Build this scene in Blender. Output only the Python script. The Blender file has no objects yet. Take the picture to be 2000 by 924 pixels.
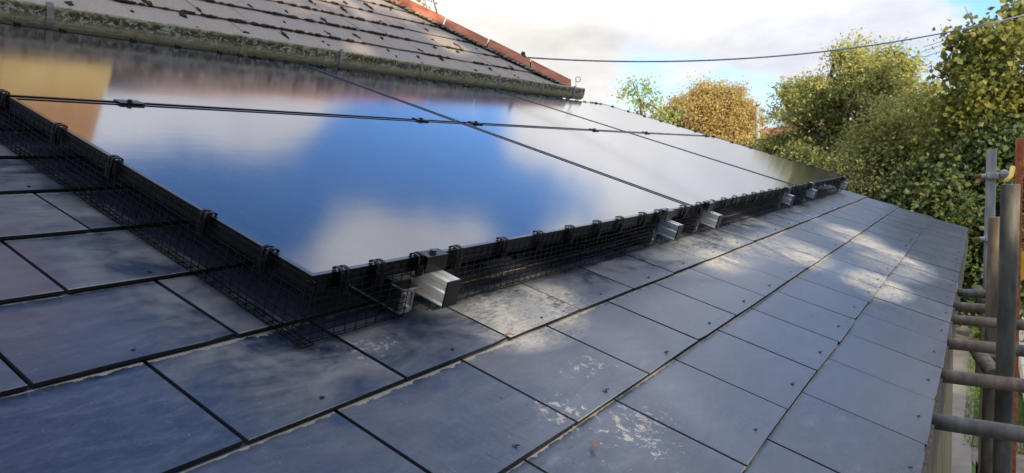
import bpy, math, random
from mathutils import Vector, Matrix, noise
PI = math.pi
random.seed(7)
S = bpy.context.scene
COL = S.collection
# ------------------------------------------------------------------ camera frame (roof frame -> world)
AL = math.radians(20)                        # pitch of the low roof
CA, SA = math.cos(AL), math.sin(AL)
def RW(u, v, w):                              # roof coordinates (along eaves, up the slope, normal) -> world
    return Vector((u, v*CA - w*SA, v*SA + w*CA))
CAM = Vector((-0.73656967, -0.90301565, 0.15420099))
FWD = Vector((0.82162545, 0.56246093, -0.09257063))
RGT = Vector((0.56091646, -0.8266799, -0.04441912))
DWN = Vector((-0.1015103, -0.01542851, -0.99471484))
FPX = 1346.69
def ray(x, y):
    return (FWD + RGT*((x-1000)/FPX) + DWN*((y-462)/FPX)).normalized()
def at(x, y, dist):
    return CAM + ray(x, y)*dist
GZ = -2.9

# ------------------------------------------------------------------ mesh builder
class MB:
    def __init__(s): s.v = []; s.f = []; s.m = []
    def poly(s, pts, faces, mi=0):
        b = len(s.v); s.v += [tuple(p) for p in pts]
        s.f += [tuple(b+i for i in f) for f in faces]; s.m += [mi]*len(faces)
    def hexa(s, p, mi=0):                     # 8 points: bottom 4, top 4
        s.poly(p, [(3,2,1,0),(4,5,6,7),(0,1,5,4),(1,2,6,5),(2,3,7,6),(3,0,4,7)], mi)
    def box(s, x0, x1, y0, y1, z0, z1, mi=0, tf=None):
        p = [(x0,y0,z0),(x1,y0,z0),(x1,y1,z0),(x0,y1,z0),(x0,y0,z1),(x1,y0,z1),(x1,y1,z1),(x0,y1,z1)]
        if tf: p = [tf(Vector(q)) for q in p]
        s.hexa(p, mi)
    def tube(s, pts, r, n=8, cap=True, mi=0):
        pts = [Vector(p) for p in pts]
        rs = r if isinstance(r, (list, tuple)) else [r]*len(pts)
        b = len(s.v); up = None
        for i, p in enumerate(pts):
            d = (pts[min(i+1, len(pts)-1)] - pts[max(i-1, 0)])
            d = d.normalized() if d.length > 1e-9 else Vector((0,0,1))
            if up is None:
                up = Vector((0,0,1)) if abs(d.z) < .9 else Vector((1,0,0))
            a = d.cross(up)
            if a.length < 1e-6: a = d.orthogonal()
            a.normalize(); c = a.cross(d).normalized(); up = c
            for k in range(n):
                t = 2*PI*(k+.5)/n
                s.v.append(tuple(p + (a*math.cos(t) + c*math.sin(t))*rs[i]))
        for i in range(len(pts)-1):
            for k in range(n):
                k2 = (k+1) % n
                s.f.append((b+i*n+k, b+i*n+k2, b+(i+1)*n+k2, b+(i+1)*n+k)); s.m.append(mi)
        if cap:
            s.f.append(tuple(b+k for k in range(n))[::-1]); s.m.append(mi)
            e = b+(len(pts)-1)*n
            s.f.append(tuple(e+k for k in range(n))); s.m.append(mi)
    def prism(s, prof, p0, p1, ax, ay, mi=0):  # profile (a,b) swept from p0 to p1
        n = len(prof); p0 = Vector(p0); p1 = Vector(p1); ax = Vector(ax); ay = Vector(ay)
        pts = [p0+ax*a+ay*b for a, b in prof] + [p1+ax*a+ay*b for a, b in prof]
        fs = [tuple(range(n))[::-1], tuple(range(n, 2*n))] + [(i, (i+1)%n, n+(i+1)%n, n+i) for i in range(n)]
        s.poly(pts, fs, mi)
    def ball(s, c, r, seg=7, rings=5, sq=(1,1,1), jit=0, mi=0):
        b = len(s.v); c = Vector(c)
        for i in range(1, rings):
            for k in range(seg):
                th = PI*i/rings; ph = 2*PI*k/seg
                q = Vector((math.sin(th)*math.cos(ph)*sq[0], math.sin(th)*math.sin(ph)*sq[1], math.cos(th)*sq[2]))
                s.v.append(tuple(c + q*r*(1+jit*(random.random()-.5))))
        t = len(s.v); s.v.append(tuple(c+Vector((0,0,r*sq[2])))); s.v.append(tuple(c-Vector((0,0,r*sq[2]))))
        for i in range(rings-2):
            for k in range(seg):
                k2 = (k+1) % seg
                s.f.append((b+i*seg+k, b+(i+1)*seg+k, b+(i+1)*seg+k2, b+i*seg+k2)); s.m.append(mi)
        for k in range(seg):
            k2 = (k+1) % seg
            s.f.append((t, b+k, b+k2)); s.m.append(mi)
            l = b+(rings-2)*seg
            s.f.append((t+1, l+k2, l+k)); s.m.append(mi)
    def mesh(s, name, mats, smooth=False):
        me = bpy.data.meshes.new(name)
        me.from_pydata(s.v, [], s.f)
        for m in (mats if isinstance(mats, (list, tuple)) else [mats]): me.materials.append(m)
        me.polygons.foreach_set('material_index', s.m)
        if smooth: me.polygons.foreach_set('use_smooth', [True]*len(s.f))
        me.update(); return me
    def build(s, name, mats, parent=None, smooth=False):
        o = bpy.data.objects.new(name, s.mesh(name, mats, smooth)); COL.objects.link(o)
        if parent: o.parent = parent
        return o
def auto_smooth(o, ang=40):
    me = o.data
    me.polygons.foreach_set('use_smooth', [True]*len(me.polygons))
    try: me.set_sharp_from_angle(angle=math.radians(ang))
    except Exception: pass
def bevel(o, w=.001, seg=1):
    m = o.modifiers.new('bevel', 'BEVEL'); m.width = w; m.segments = seg; m.limit_method = 'ANGLE'
def tag(o, label=None, cat=None, group=None, kind=None):
    if label: o['label'] = label
    if cat: o['category'] = cat
    if group: o['group'] = group
    if kind: o['kind'] = kind
    return o
def empty(name, loc, rot=(0,0,0)):
    o = bpy.data.objects.new(name, None); COL.objects.link(o); o.location = loc; o.rotation_euler = rot
    o.empty_display_size = .1; return o
def on_roof(o, u, v, w, rz=0):                # stand a thing on the low roof
    o.matrix_world = Matrix.Translation(RW(u,v,w)) @ Matrix.Rotation(AL, 4, 'X') @ Matrix.Rotation(rz, 4, 'Z')
    return o
def copy_tree(o, parent=None):
    c = o.copy(); COL.objects.link(c); c.parent = parent
    for ch in o.children: copy_tree(ch, c)
    return c

# ------------------------------------------------------------------ materials
def newmat(name):
    m = bpy.data.materials.new(name); m.use_nodes = True
    nt = m.node_tree; b = nt.nodes['Principled BSDF']; return m, nt, b
def N(nt, t, **kw):
    n = nt.nodes.new(t)
    for k, v in kw.items():
        if k.startswith('i_'):
            key = k[2:]; key = int(key) if key.isdigit() else key
            n.inputs[key].default_value = v
        else: setattr(n, k, v)
    return n
def L(nt, a, b): nt.links.new(a, b)
def ramp(nt, fac, stops, interp='LINEAR'):
    r = nt.nodes.new('ShaderNodeValToRGB'); r.color_ramp.interpolation = interp
    e = r.color_ramp.elements
    while len(e) > 1: e.remove(e[-1])
    e[0].position = stops[0][0]; e[0].color = (*stops[0][1], 1) if len(stops[0][1]) == 3 else stops[0][1]
    for p, c in stops[1:]:
        q = e.new(p); q.color = (*c, 1)
    L(nt, fac, r.inputs[0]); return r.outputs[0]
def grey(a): return (a, a, a)
def math_n(nt, op, a, b=None, c=None, clamp=False):
    n = nt.nodes.new('ShaderNodeMath'); n.operation = op; n.use_clamp = clamp
    for i, x in enumerate((a, b, c)):
        if x is None: continue
        if isinstance(x, (int, float)): n.inputs[i].default_value = x
        else: L(nt, x, n.inputs[i])
    return n.outputs[0]
def noise_n(nt, vec, scale, detail=4, rough=.6, dist=0):
    n = N(nt, 'ShaderNodeTexNoise'); n.inputs['Scale'].default_value = scale; n.inputs['Detail'].default_value = detail
    n.inputs['Roughness'].default_value = rough; n.inputs['Distortion'].default_value = dist
    if vec is not None: L(nt, vec, n.inputs['Vector'])
    return n.outputs[0]
def mixc(nt, f, a, b):
    n = nt.nodes.new('ShaderNodeMix'); n.data_type = 'RGBA'
    if isinstance(f, (int, float)): n.inputs[0].default_value = f
    else: L(nt, f, n.inputs[0])
    for i, x in ((6, a), (7, b)):
        if isinstance(x, tuple): n.inputs[i].default_value = (*x, 1)
        else: L(nt, x, n.inputs[i])
    return n.outputs[2]
def objco(nt, scale=(1,1,1)):
    t = N(nt, 'ShaderNodeTexCoord'); mp = N(nt, 'ShaderNodeMapping'); mp.inputs['Scale'].default_value = scale
    L(nt, t.outputs['Object'], mp.inputs[0]); return mp.outputs[0]
def bump(nt, b, h, strength=.3, dist=.01):
    n = N(nt, 'ShaderNodeBump'); n.inputs['Strength'].default_value = strength; n.inputs['Distance'].default_value = dist
    L(nt, h, n.inputs['Height']); L(nt, n.outputs[0], b.inputs['Normal'])
def simple(name, stops, scale=5, rough=.6, metal=0, bmp=.1, bd=.003, sc=(1,1,1), detail=5, ior=1.45):
    m, nt, b = newmat(name)
    co = objco(nt, sc); f = noise_n(nt, co, scale, detail)
    L(nt, ramp(nt, f, stops), b.inputs['Base Color'])
    b.inputs['Roughness'].default_value = rough; b.inputs['Metallic'].default_value = metal; b.inputs['IOR'].default_value = ior
    if bmp: bump(nt, b, f, bmp, bd)
    return m

# low roof slates -- coordinates are metres along (x) / up the slope (y)
GAU = .2485; VC1 = -.1725
def slate_material():
    m, nt, b = newmat('fibre_cement_slate')
    co = objco(nt); sep = N(nt, 'ShaderNodeSeparateXYZ'); L(nt, co, sep.inputs[0])
    isl = N(nt, 'ShaderNodeNewGeometry').outputs['Random Per Island']
    # offset the texture per slate
    cmb = N(nt, 'ShaderNodeCombineXYZ'); L(nt, math_n(nt, 'MULTIPLY', isl, 37.), cmb.inputs[2])
    add = N(nt, 'ShaderNodeVectorMath', operation='ADD'); L(nt, co, add.inputs[0]); L(nt, cmb.outputs[0], add.inputs[1])
    per = add.outputs[0]
    mp = N(nt, 'ShaderNodeMapping'); mp.inputs['Scale'].default_value = (2.2, 6, 2); mp.inputs['Rotation'].default_value = (0,0,.5); L(nt, per, mp.inputs[0])
    streak = noise_n(nt, mp.outputs[0], 3.2, 8, .62, 1.2)
    cloud = noise_n(nt, per, 5, 7, .65, .6)
    fine = noise_n(nt, co, 90, 5, .7)
    scuff = noise_n(nt, mp.outputs[0], 14, 9, .7, 1.6)
    base = ramp(nt, math_n(nt, 'MULTIPLY_ADD', scuff, .55, math_n(nt, 'MULTIPLY', streak, .5)), [(.36, (.012,.018,.034)), (.52, (.024,.036,.062)), (.64, (.052,.068,.098)), (.76,(.15,.16,.175))])
    base = mixc(nt, math_n(nt, 'MULTIPLY', math_n(nt, 'POWER', isl, 2.), .6), base, (.060,.072,.100))
    # chalky cutting dust, thickest beside the panels and thinning down the slope and to the left
    du = sep.outputs[0]; dv = sep.outputs[1]
    below = N(nt, 'ShaderNodeMapRange'); below.inputs[1].default_value = -.55; below.inputs[2].default_value = -.02; L(nt, dv, below.inputs[0])
    left = N(nt, 'ShaderNodeMapRange'); left.inputs[1].default_value = -.42; left.inputs[2].default_value = -.03; L(nt, du, left.inputs[0])
    near = math_n(nt, 'MAXIMUM', math_n(nt, 'MULTIPLY', below.outputs[0], math_n(nt, 'MULTIPLY_ADD', du, 3., 1.3, clamp=True)), math_n(nt, 'MULTIPLY', left.outputs[0], math_n(nt, 'MULTIPLY_ADD', dv, 3., 1.2, clamp=True)))
    under = math_n(nt, 'MULTIPLY', math_n(nt, 'GREATER_THAN', du, .03), math_n(nt, 'GREATER_THAN', dv, .03))
    near = math_n(nt, 'MULTIPLY', math_n(nt, 'MULTIPLY', near, near), math_n(nt, 'SUBTRACT', 1., under))
    dustn = ramp(nt, math_n(nt, 'ADD', math_n(nt, 'MULTIPLY', cloud, .75), math_n(nt, 'MULTIPLY', streak, .3)), [(.42, grey(0)), (.68, grey(1))])
    dust = math_n(nt, 'MULTIPLY', dustn, math_n(nt, 'MULTIPLY_ADD', near, .9, .07), clamp=True)
    base = mixc(nt, dust, base, (.19,.18,.165))
    # cream silt washed out under each course line and flaked in patches
    t = math_n(nt, 'DIVIDE', math_n(nt, 'SUBTRACT', dv, VC1), GAU)
    fr = math_n(nt, 'FRACT', t)                    # 1 = just below the course above
    edge = N(nt, 'ShaderNodeTexNoise'); edge.inputs['Scale'].default_value = 38; edge.inputs['Detail'].default_value = 8; edge.inputs['Roughness'].default_value = .75; L(nt, co, edge.inputs[0])
    area = noise_n(nt, co, 2.3, 3, .5)
    cored = N(nt, 'ShaderNodeMapRange'); cored.inputs[1].default_value = -.75; cored.inputs[2].default_value = -.15; cored.inputs[3].default_value = .0; cored.inputs[4].default_value = .026; L(nt, dv, cored.inputs[0])
    width = math_n(nt, 'MULTIPLY', math_n(nt, 'ADD', cored.outputs[0], .006), math_n(nt, 'MULTIPLY', math_n(nt, 'POWER', math_n(nt, 'MULTIPLY', edge.outputs[0], 2.), 3.), math_n(nt, 'POWER', math_n(nt, 'MULTIPLY', area, 1.9), 2.)))
    width = math_n(nt, 'MULTIPLY', width, math_n(nt, 'MULTIPLY_ADD', du, 1.2, .75, clamp=True))
    silt = math_n(nt, 'GREATER_THAN', fr, math_n(nt, 'SUBTRACT', 1., width))
    base = mixc(nt, math_n(nt, 'MULTIPLY', silt, .85), base, mixc(nt, fine, (.42,.36,.27), (.24,.21,.17)))
    def spot(cu, cv, ru, rv):
        vm = N(nt, 'ShaderNodeVectorMath', operation='SUBTRACT'); L(nt, co, vm.inputs[0]); vm.inputs[1].default_value = (cu, cv, 0)
        vs = N(nt, 'ShaderNodeVectorMath', operation='MULTIPLY'); L(nt, vm.outputs[0], vs.inputs[0]); vs.inputs[1].default_value = (1/ru, 1/rv, 0)
        ln = N(nt, 'ShaderNodeVectorMath', operation='LENGTH'); L(nt, vs.outputs[0], ln.inputs[0])
        return math_n(nt, 'SUBTRACT', 1., ln.outputs['Value'], clamp=True)
    sp = spot(.235, -.385, .13, .09)
    for q in ((.33,-.49,.2,.12), (.12,-.06,.17,.07), (.45,-.33,.14,.07), (.50,-.1,.25,.09), (.30,-.52,.09,.12)):
        sp = math_n(nt, 'MAXIMUM', sp, spot(*q))
    ds = spot(.56,-.09,.24,.13)  # pale dust set where the sun patches fall, painting them brighter
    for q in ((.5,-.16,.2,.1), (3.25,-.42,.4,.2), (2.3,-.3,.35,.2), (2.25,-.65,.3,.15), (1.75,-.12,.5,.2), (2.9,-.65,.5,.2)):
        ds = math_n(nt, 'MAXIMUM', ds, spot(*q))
    sun_dust_n = math_n(nt, 'MULTIPLY', math_n(nt, 'MULTIPLY', ds, 2.2, clamp=True), ramp(nt, math_n(nt, 'MULTIPLY_ADD', scuff, .6, math_n(nt, 'MULTIPLY', cloud, .5)), [(.45, grey(.05)), (.62, grey(.9))]))
    base = mixc(nt, sun_dust_n, base, (.46,.42,.34)); dust = math_n(nt, 'MAXIMUM', dust, sun_dust_n)
    flk = noise_n(nt, co, 64, 8, .75, .6)
    flake = math_n(nt, 'GREATER_THAN', math_n(nt, 'ADD', flk, math_n(nt, 'MULTIPLY', sp, .20)), .70)
    flake = math_n(nt, 'MULTIPLY', flake, math_n(nt, 'GREATER_THAN', sp, .02))
    base = mixc(nt, math_n(nt, 'MULTIPLY', flake, .7), base, (.36,.32,.25))
    spk = math_n(nt, 'GREATER_THAN', noise_n(nt, co, 160, 2, .5), .735)
    base = mixc(nt, math_n(nt, 'MULTIPLY', spk, .35), base, (.3,.3,.3))
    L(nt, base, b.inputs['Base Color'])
    rr = ramp(nt, math_n(nt, 'ADD', math_n(nt, 'ADD', dust, silt), math_n(nt, 'MULTIPLY', scuff, .35)), [(0, grey(.20)), (.35, grey(.38)), (1, grey(.85))])
    L(nt, rr, b.inputs['Roughness']); b.inputs['IOR'].default_value = 1.55
    h = math_n(nt, 'ADD', math_n(nt, 'MULTIPLY', scuff, .25), math_n(nt, 'MULTIPLY', fine, .22))
    mp2 = N(nt, 'ShaderNodeMapping'); mp2.inputs['Scale'].default_value = (5, 1.2, 1); mp2.inputs['Rotation'].default_value = (0,0,.25); L(nt, per, mp2.inputs[0])
    riv = noise_n(nt, mp2.outputs[0], 9, 7, .6, 1.4)
    h = math_n(nt, 'ADD', h, math_n(nt, 'MULTIPLY', riv, .55))
    bump(nt, b, h, .30, .003)
    return m

def upper_slate_material():
    m, nt, b = newmat('weathered_grey_slate')
    co = objco(nt); isl = N(nt, 'ShaderNodeNewGeometry').outputs['Random Per Island']
    fine = noise_n(nt, co, 120, 6, .75); mid = noise_n(nt, co, 9, 6, .6)
    big = noise_n(nt, co, 1.6, 4, .6, .5)
    c = ramp(nt, fine, [(.30, (.12,.09,.068)), (.5, (.29,.215,.158)), (.7, (.46,.38,.31))])
    c = mixc(nt, ramp(nt, mid, [(.4, grey(0)), (.7, grey(.5))]), c, (.29,.25,.21))
    c = mixc(nt, ramp(nt, big, [(.5, grey(0)), (.75, grey(.35))]), c, (.34,.29,.20))
    c = mixc(nt, math_n(nt, 'MULTIPLY', isl, .4), c, (.25,.22,.20))
    L(nt, c, b.inputs['Base Color']); b.inputs['Roughness'].default_value = .85
    bump(nt, b, fine, .4, .004); return m

def gutter_material():
    m, nt, b = newmat('mossy_asbestos_gutter')
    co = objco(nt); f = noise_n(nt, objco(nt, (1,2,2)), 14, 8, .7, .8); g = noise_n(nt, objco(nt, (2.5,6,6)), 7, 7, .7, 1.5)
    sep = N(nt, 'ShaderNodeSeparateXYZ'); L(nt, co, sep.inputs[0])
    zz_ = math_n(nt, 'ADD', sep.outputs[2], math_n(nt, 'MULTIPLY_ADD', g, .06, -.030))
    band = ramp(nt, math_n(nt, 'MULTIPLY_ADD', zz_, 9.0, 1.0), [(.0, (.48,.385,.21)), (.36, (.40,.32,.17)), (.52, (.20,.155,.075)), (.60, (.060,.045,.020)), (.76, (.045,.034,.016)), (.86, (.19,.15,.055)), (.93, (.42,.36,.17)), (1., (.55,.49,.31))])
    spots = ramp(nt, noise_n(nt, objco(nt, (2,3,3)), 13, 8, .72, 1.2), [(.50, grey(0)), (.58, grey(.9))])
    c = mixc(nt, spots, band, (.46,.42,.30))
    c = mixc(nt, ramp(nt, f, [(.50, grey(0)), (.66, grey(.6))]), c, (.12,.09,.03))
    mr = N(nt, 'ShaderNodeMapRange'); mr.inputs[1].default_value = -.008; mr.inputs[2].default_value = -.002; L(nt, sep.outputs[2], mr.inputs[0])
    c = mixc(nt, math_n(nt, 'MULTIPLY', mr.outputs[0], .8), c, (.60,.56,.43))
    L(nt, c, b.inputs['Base Color']); b.inputs['Roughness'].default_value = .9
    bump(nt, b, g, .6, .008); return m

def glass_material():
    m, nt, b = newmat('panel_glass')
    co = objco(nt); w = N(nt, 'ShaderNodeTexWave'); w.wave_type = 'BANDS'; w.bands_direction = 'Y'
    w.inputs['Scale'].default_value = 55; w.inputs['Distortion'].default_value = .4; w.inputs['Detail'].default_value = 2; L(nt, co, w.inputs[0])
    c = ramp(nt, w.outputs['Fac'], [(0, (.004,.005,.009)), (1, (.022,.026,.038))])
    n1 = noise_n(nt, objco(nt, (1, 3, 1)), 2.0, 3, .5); sm = noise_n(nt, objco(nt, (6, 40, 1)), 8, 4, .6)
    dust = math_n(nt, 'GREATER_THAN', noise_n(nt, objco(nt, (1, 2.5, 1)), 75, 3, .5), .755)
    c = mixc(nt, math_n(nt, 'MULTIPLY', dust, .35), c, (.2,.2,.2))
    run = noise_n(nt, objco(nt, (16, 1.3, 1)), 3, 6, .6, .4)
    c = mixc(nt, ramp(nt, run, [(.50, grey(0)), (.72, grey(.10))]), c, (.16,.16,.15))
    L(nt, c, b.inputs['Base Color'])
    L(nt, ramp(nt, sm, [(.3, grey(.065)), (.8, grey(.13))]), b.inputs['Roughness'])
    b.inputs['IOR'].default_value = 1.95
    h = math_n(nt, 'ADD', math_n(nt, 'MULTIPLY', w.outputs['Fac'], .006), math_n(nt, 'MULTIPLY', n1, .22))
    bump(nt, b, h, .12, .01)
    return m

def leaf_material(name, cols, trans=.45):
    m = bpy.data.materials.new(name); m.use_nodes = True; nt = m.node_tree
    for n in list(nt.nodes): nt.nodes.remove(n)
    out = N(nt, 'ShaderNodeOutputMaterial'); isl = N(nt, 'ShaderNodeNewGeometry').outputs['Random Per Island']
    big = noise_n(nt, objco(nt), .9, 3, .6)
    f = math_n(nt, 'ADD', math_n(nt, 'MULTIPLY', isl, .62), math_n(nt, 'MULTIPLY_ADD', big, .9, -.26))
    k = len(cols); c = ramp(nt, f, [(.02+.96*i/(k-1), col) for i, col in enumerate(cols)])
    p = N(nt, 'ShaderNodeBsdfPrincipled'); L(nt, c, p.inputs['Base Color']); p.inputs['Roughness'].default_value = .55
    t = N(nt, 'ShaderNodeBsdfTranslucent'); L(nt, c, t.inputs[0])
    mx = N(nt, 'ShaderNodeMixShader'); mx.inputs[0].default_value = trans
    L(nt, p.outputs[0], mx.inputs[1]); L(nt, t.outputs[0], mx.inputs[2]); L(nt, mx.outputs[0], out.inputs[0])
    return m
def brick_material(name, c1, c2, mortar, scale=1.0):
    m, nt, b = newmat(name)
    t = N(nt, 'ShaderNodeTexCoord'); geo = N(nt, 'ShaderNodeNewGeometry')
    # use x+y for the horizontal axis so that all faces carry courses
    sep = N(nt, 'ShaderNodeSeparateXYZ'); L(nt, t.outputs['Object'], sep.inputs[0])
    cb = N(nt, 'ShaderNodeCombineXYZ'); L(nt, math_n(nt, 'ADD', sep.outputs[0], sep.outputs[1]), cb.inputs[0]); L(nt, sep.outputs[2], cb.inputs[1])
    br = N(nt, 'ShaderNodeTexBrick'); L(nt, cb.outputs[0], br.inputs['Vector'])
    br.inputs['Scale'].default_value = scale; br.inputs['Brick Width'].default_value = .225; br.inputs['Row Height'].default_value = .075; br.inputs['Mortar Size'].default_value = .008
    br.inputs['Color1'].default_value = (*c1,1); br.inputs['Color2'].default_value = (*c2,1); br.inputs['Mortar'].default_value = (*mortar,1)
    L(nt, br.outputs['Color'], b.inputs['Base Color']); b.inputs['Roughness'].default_value = .85
    return m

M_slate = slate_material(); M_uslate = upper_slate_material(); M_gutter = gutter_material(); M_glass = glass_material()
M_edge = simple('shadow_dark_slate_edge', [(.3,(.010,.010,.012)),(.6,(.014,.014,.016)),(.9,(.03,.028,.025))], 30, .9, bmp=0)
M_under = simple('roof_underlay', [(.3,(.006,.006,.007)),(.7,(.012,.012,.013))], 8, .9, bmp=0)
M_frame = simple('black_anodised_frame', [(.3,(.003,.0032,.004)),(.7,(.005,.0055,.007))], 30, .30, bmp=.03, ior=1.5)
M_plastic = simple('black_plastic', [(.3,(.003,.003,.0035)),(.7,(.006,.006,.007))], 40, .33, bmp=.05)
M_wire = simple('black_coated_wire', [(.3,(.004,.004,.005)),(.7,(.010,.010,.012))], 60, .3, bmp=0, ior=1.5)
M_lip = simple('anodised_frame_lip', [(.3,(.006,.007,.010)),(.7,(.010,.011,.016))], 30, .30, bmp=.03, ior=1.7)
for m_ in (M_frame, M_plastic, M_wire): m_.node_tree.nodes['Principled BSDF'].inputs['Specular IOR Level'].default_value = .22
M_alu = simple('mill_aluminium', [(.3,(.66,.65,.60)),(.7,(.82,.80,.75))], 25, .42, metal=.75, bmp=.05, sc=(8,1,8))
M_steel = simple('stainless_steel', [(.3,(.42,.41,.39)),(.7,(.62,.60,.57))], 30, .36, metal=1, bmp=.1)
M_bolt = simple('dark_bolt_steel', [(.3,(.02,.02,.022)),(.7,(.06,.06,.065))], 40, .3, metal=.6, bmp=.05)
M_boltb = simple('bright_bolt_steel', [(.3,(.6,.6,.62)),(.7,(.8,.8,.82))], 40, .35, metal=.9, bmp=.0)
M_terra = simple('terracotta_hip_tile', [(.3,(.20,.052,.022)),(.5,(.36,.105,.045)),(.68,(.44,.16,.075)),(.8,(.5,.36,.22))], 7, .8, bmp=.4, detail=8)
M_mortar = simple('lime_mortar', [(.3,(.20,.17,.13)),(.7,(.40,.36,.29))], 25, .95, bmp=.6)
M_moss = simple('dark_moss', [(.3,(.018,.011,.006)),(.5,(.040,.022,.012)),(.7,(.07,.045,.02))], 60, 1, bmp=.8, bd=.01)
M_wall = simple('olive_rendered_wall', [(.3,(.10,.085,.035)),(.5,(.19,.16,.075)),(.7,(.25,.22,.12))], 6, .9, bmp=.4, sc=(1,1,.4), detail=8)
M_cream = simple('cream_render', [(.3,(.55,.50,.40)),(.7,(.66,.62,.52))], 6, .9, bmp=.2)
M_timber = simple('weathered_timber', [(.3,(.07,.055,.035)),(.5,(.14,.11,.075)),(.7,(.24,.20,.14))], 9, .85, bmp=.5, sc=(6,6,.7), detail=8)
M_galv = simple('dull_galvanised_steel', [(.3,(.05,.046,.038)),(.5,(.10,.092,.075)),(.7,(.19,.175,.14))], 7, .62, metal=.1, bmp=.25, sc=(3,3,.8), detail=8)
M_galvl = simple('light_galvanised_steel', [(.3,(.26,.25,.22)),(.5,(.36,.35,.31)),(.7,(.46,.44,.39))], 8, .55, metal=.2, bmp=.2, sc=(3,3,.8), detail=8)
M_tubeb = simple('rusty_brown_tube', [(.3,(.06,.04,.025)),(.45,(.13,.095,.062)),(.6,(.20,.155,.105)),(.75,(.32,.22,.15))], 8, .75, metal=.0, bmp=.4, sc=(3,3,1), detail=8)
M_rust = simple('rust_orange_steel', [(.3,(.20,.045,.012)),(.5,(.36,.09,.025)),(.7,(.50,.19,.06))], 18, .75, bmp=.4, detail=8)
M_yellow = simple('yellow_paint', [(.25,(.62,.33,.015)),(.6,(.78,.47,.03)),(.85,(.55,.25,.03))], 7, .5, bmp=.15, detail=8)
M_redtip = simple('red_brown_tip', [(.3,(.16,.035,.02)),(.7,(.30,.09,.05))], 20, .7, bmp=.2)
M_bark = simple('bark', [(.3,(.05,.036,.022)),(.5,(.10,.075,.05)),(.7,(.17,.14,.10))], 12, .95, bmp=.6, sc=(3,3,.6), detail=8)
M_cable = simple('grey_cable', [(.3,(.12,.135,.165)),(.7,(.20,.22,.26))], 10, .6, bmp=0)
M_pole = simple('pale_weathered_pole', [(.3,(.26,.22,.16)),(.7,(.42,.37,.28))], 6, .9, bmp=.2, sc=(3,3,.4))
M_con = simple('pale_concrete', [(.3,(.34,.31,.28)),(.5,(.44,.405,.37)),(.7,(.52,.48,.44))], 1.2, .9, bmp=.2, detail=9)
M_path = simple('path_concrete', [(.3,(.20,.165,.12)),(.7,(.33,.28,.21))], 3, .9, bmp=.3, detail=9)
M_dirt = simple('bare_soil', [(.3,(.12,.085,.055)),(.5,(.22,.165,.115)),(.7,(.32,.26,.19))], 4, .95, bmp=.7, bd=.02, detail=9)
M_grass = simple('lawn_ground', [(.3,(.06,.10,.02)),(.5,(.10,.16,.035)),(.7,(.15,.20,.06))], 1.5, .95, bmp=.4, detail=9)
M_blade = leaf_material('grass_blades', [(.07,.12,.02),(.12,.19,.035),(.18,.25,.05),(.28,.30,.10)], .3)
M_tilered = simple('red_clay_tiles', [(.3,(.22,.06,.03)),(.7,(.38,.13,.07))], 3, .9, bmp=.2)
M_tilegrey = simple('grey_roof_tiles', [(.3,(.18,.15,.13)),(.7,(.30,.25,.22))], 3, .9, bmp=.2)
M_brick = brick_material('red_brick', (.34,.10,.05), (.25,.07,.04), (.4,.36,.3))
M_chim = brick_material('orange_brick', (.46,.22,.085), (.37,.16,.06), (.42,.33,.22))
M_ychim = simple('yellow_render', [(.3,(.40,.29,.11)),(.7,(.52,.40,.18))], 5, .9, bmp=.2)
M_win = simple('dark_window_glass', [(.3,(.02,.025,.03)),(.7,(.04,.045,.05))], 1, .08, bmp=0)
M_white = simple('white_paint', [(.3,(.70,.69,.66)),(.7,(.8,.79,.77))], 4, .6, bmp=0)

# ------------------------------------------------------------------ sunlight direction
SEL = math.radians(13)
SDIR = Vector((-.60*math.cos(SEL), -.80*math.cos(SEL), math.sin(SEL))).normalized()   # towards the sun

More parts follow.
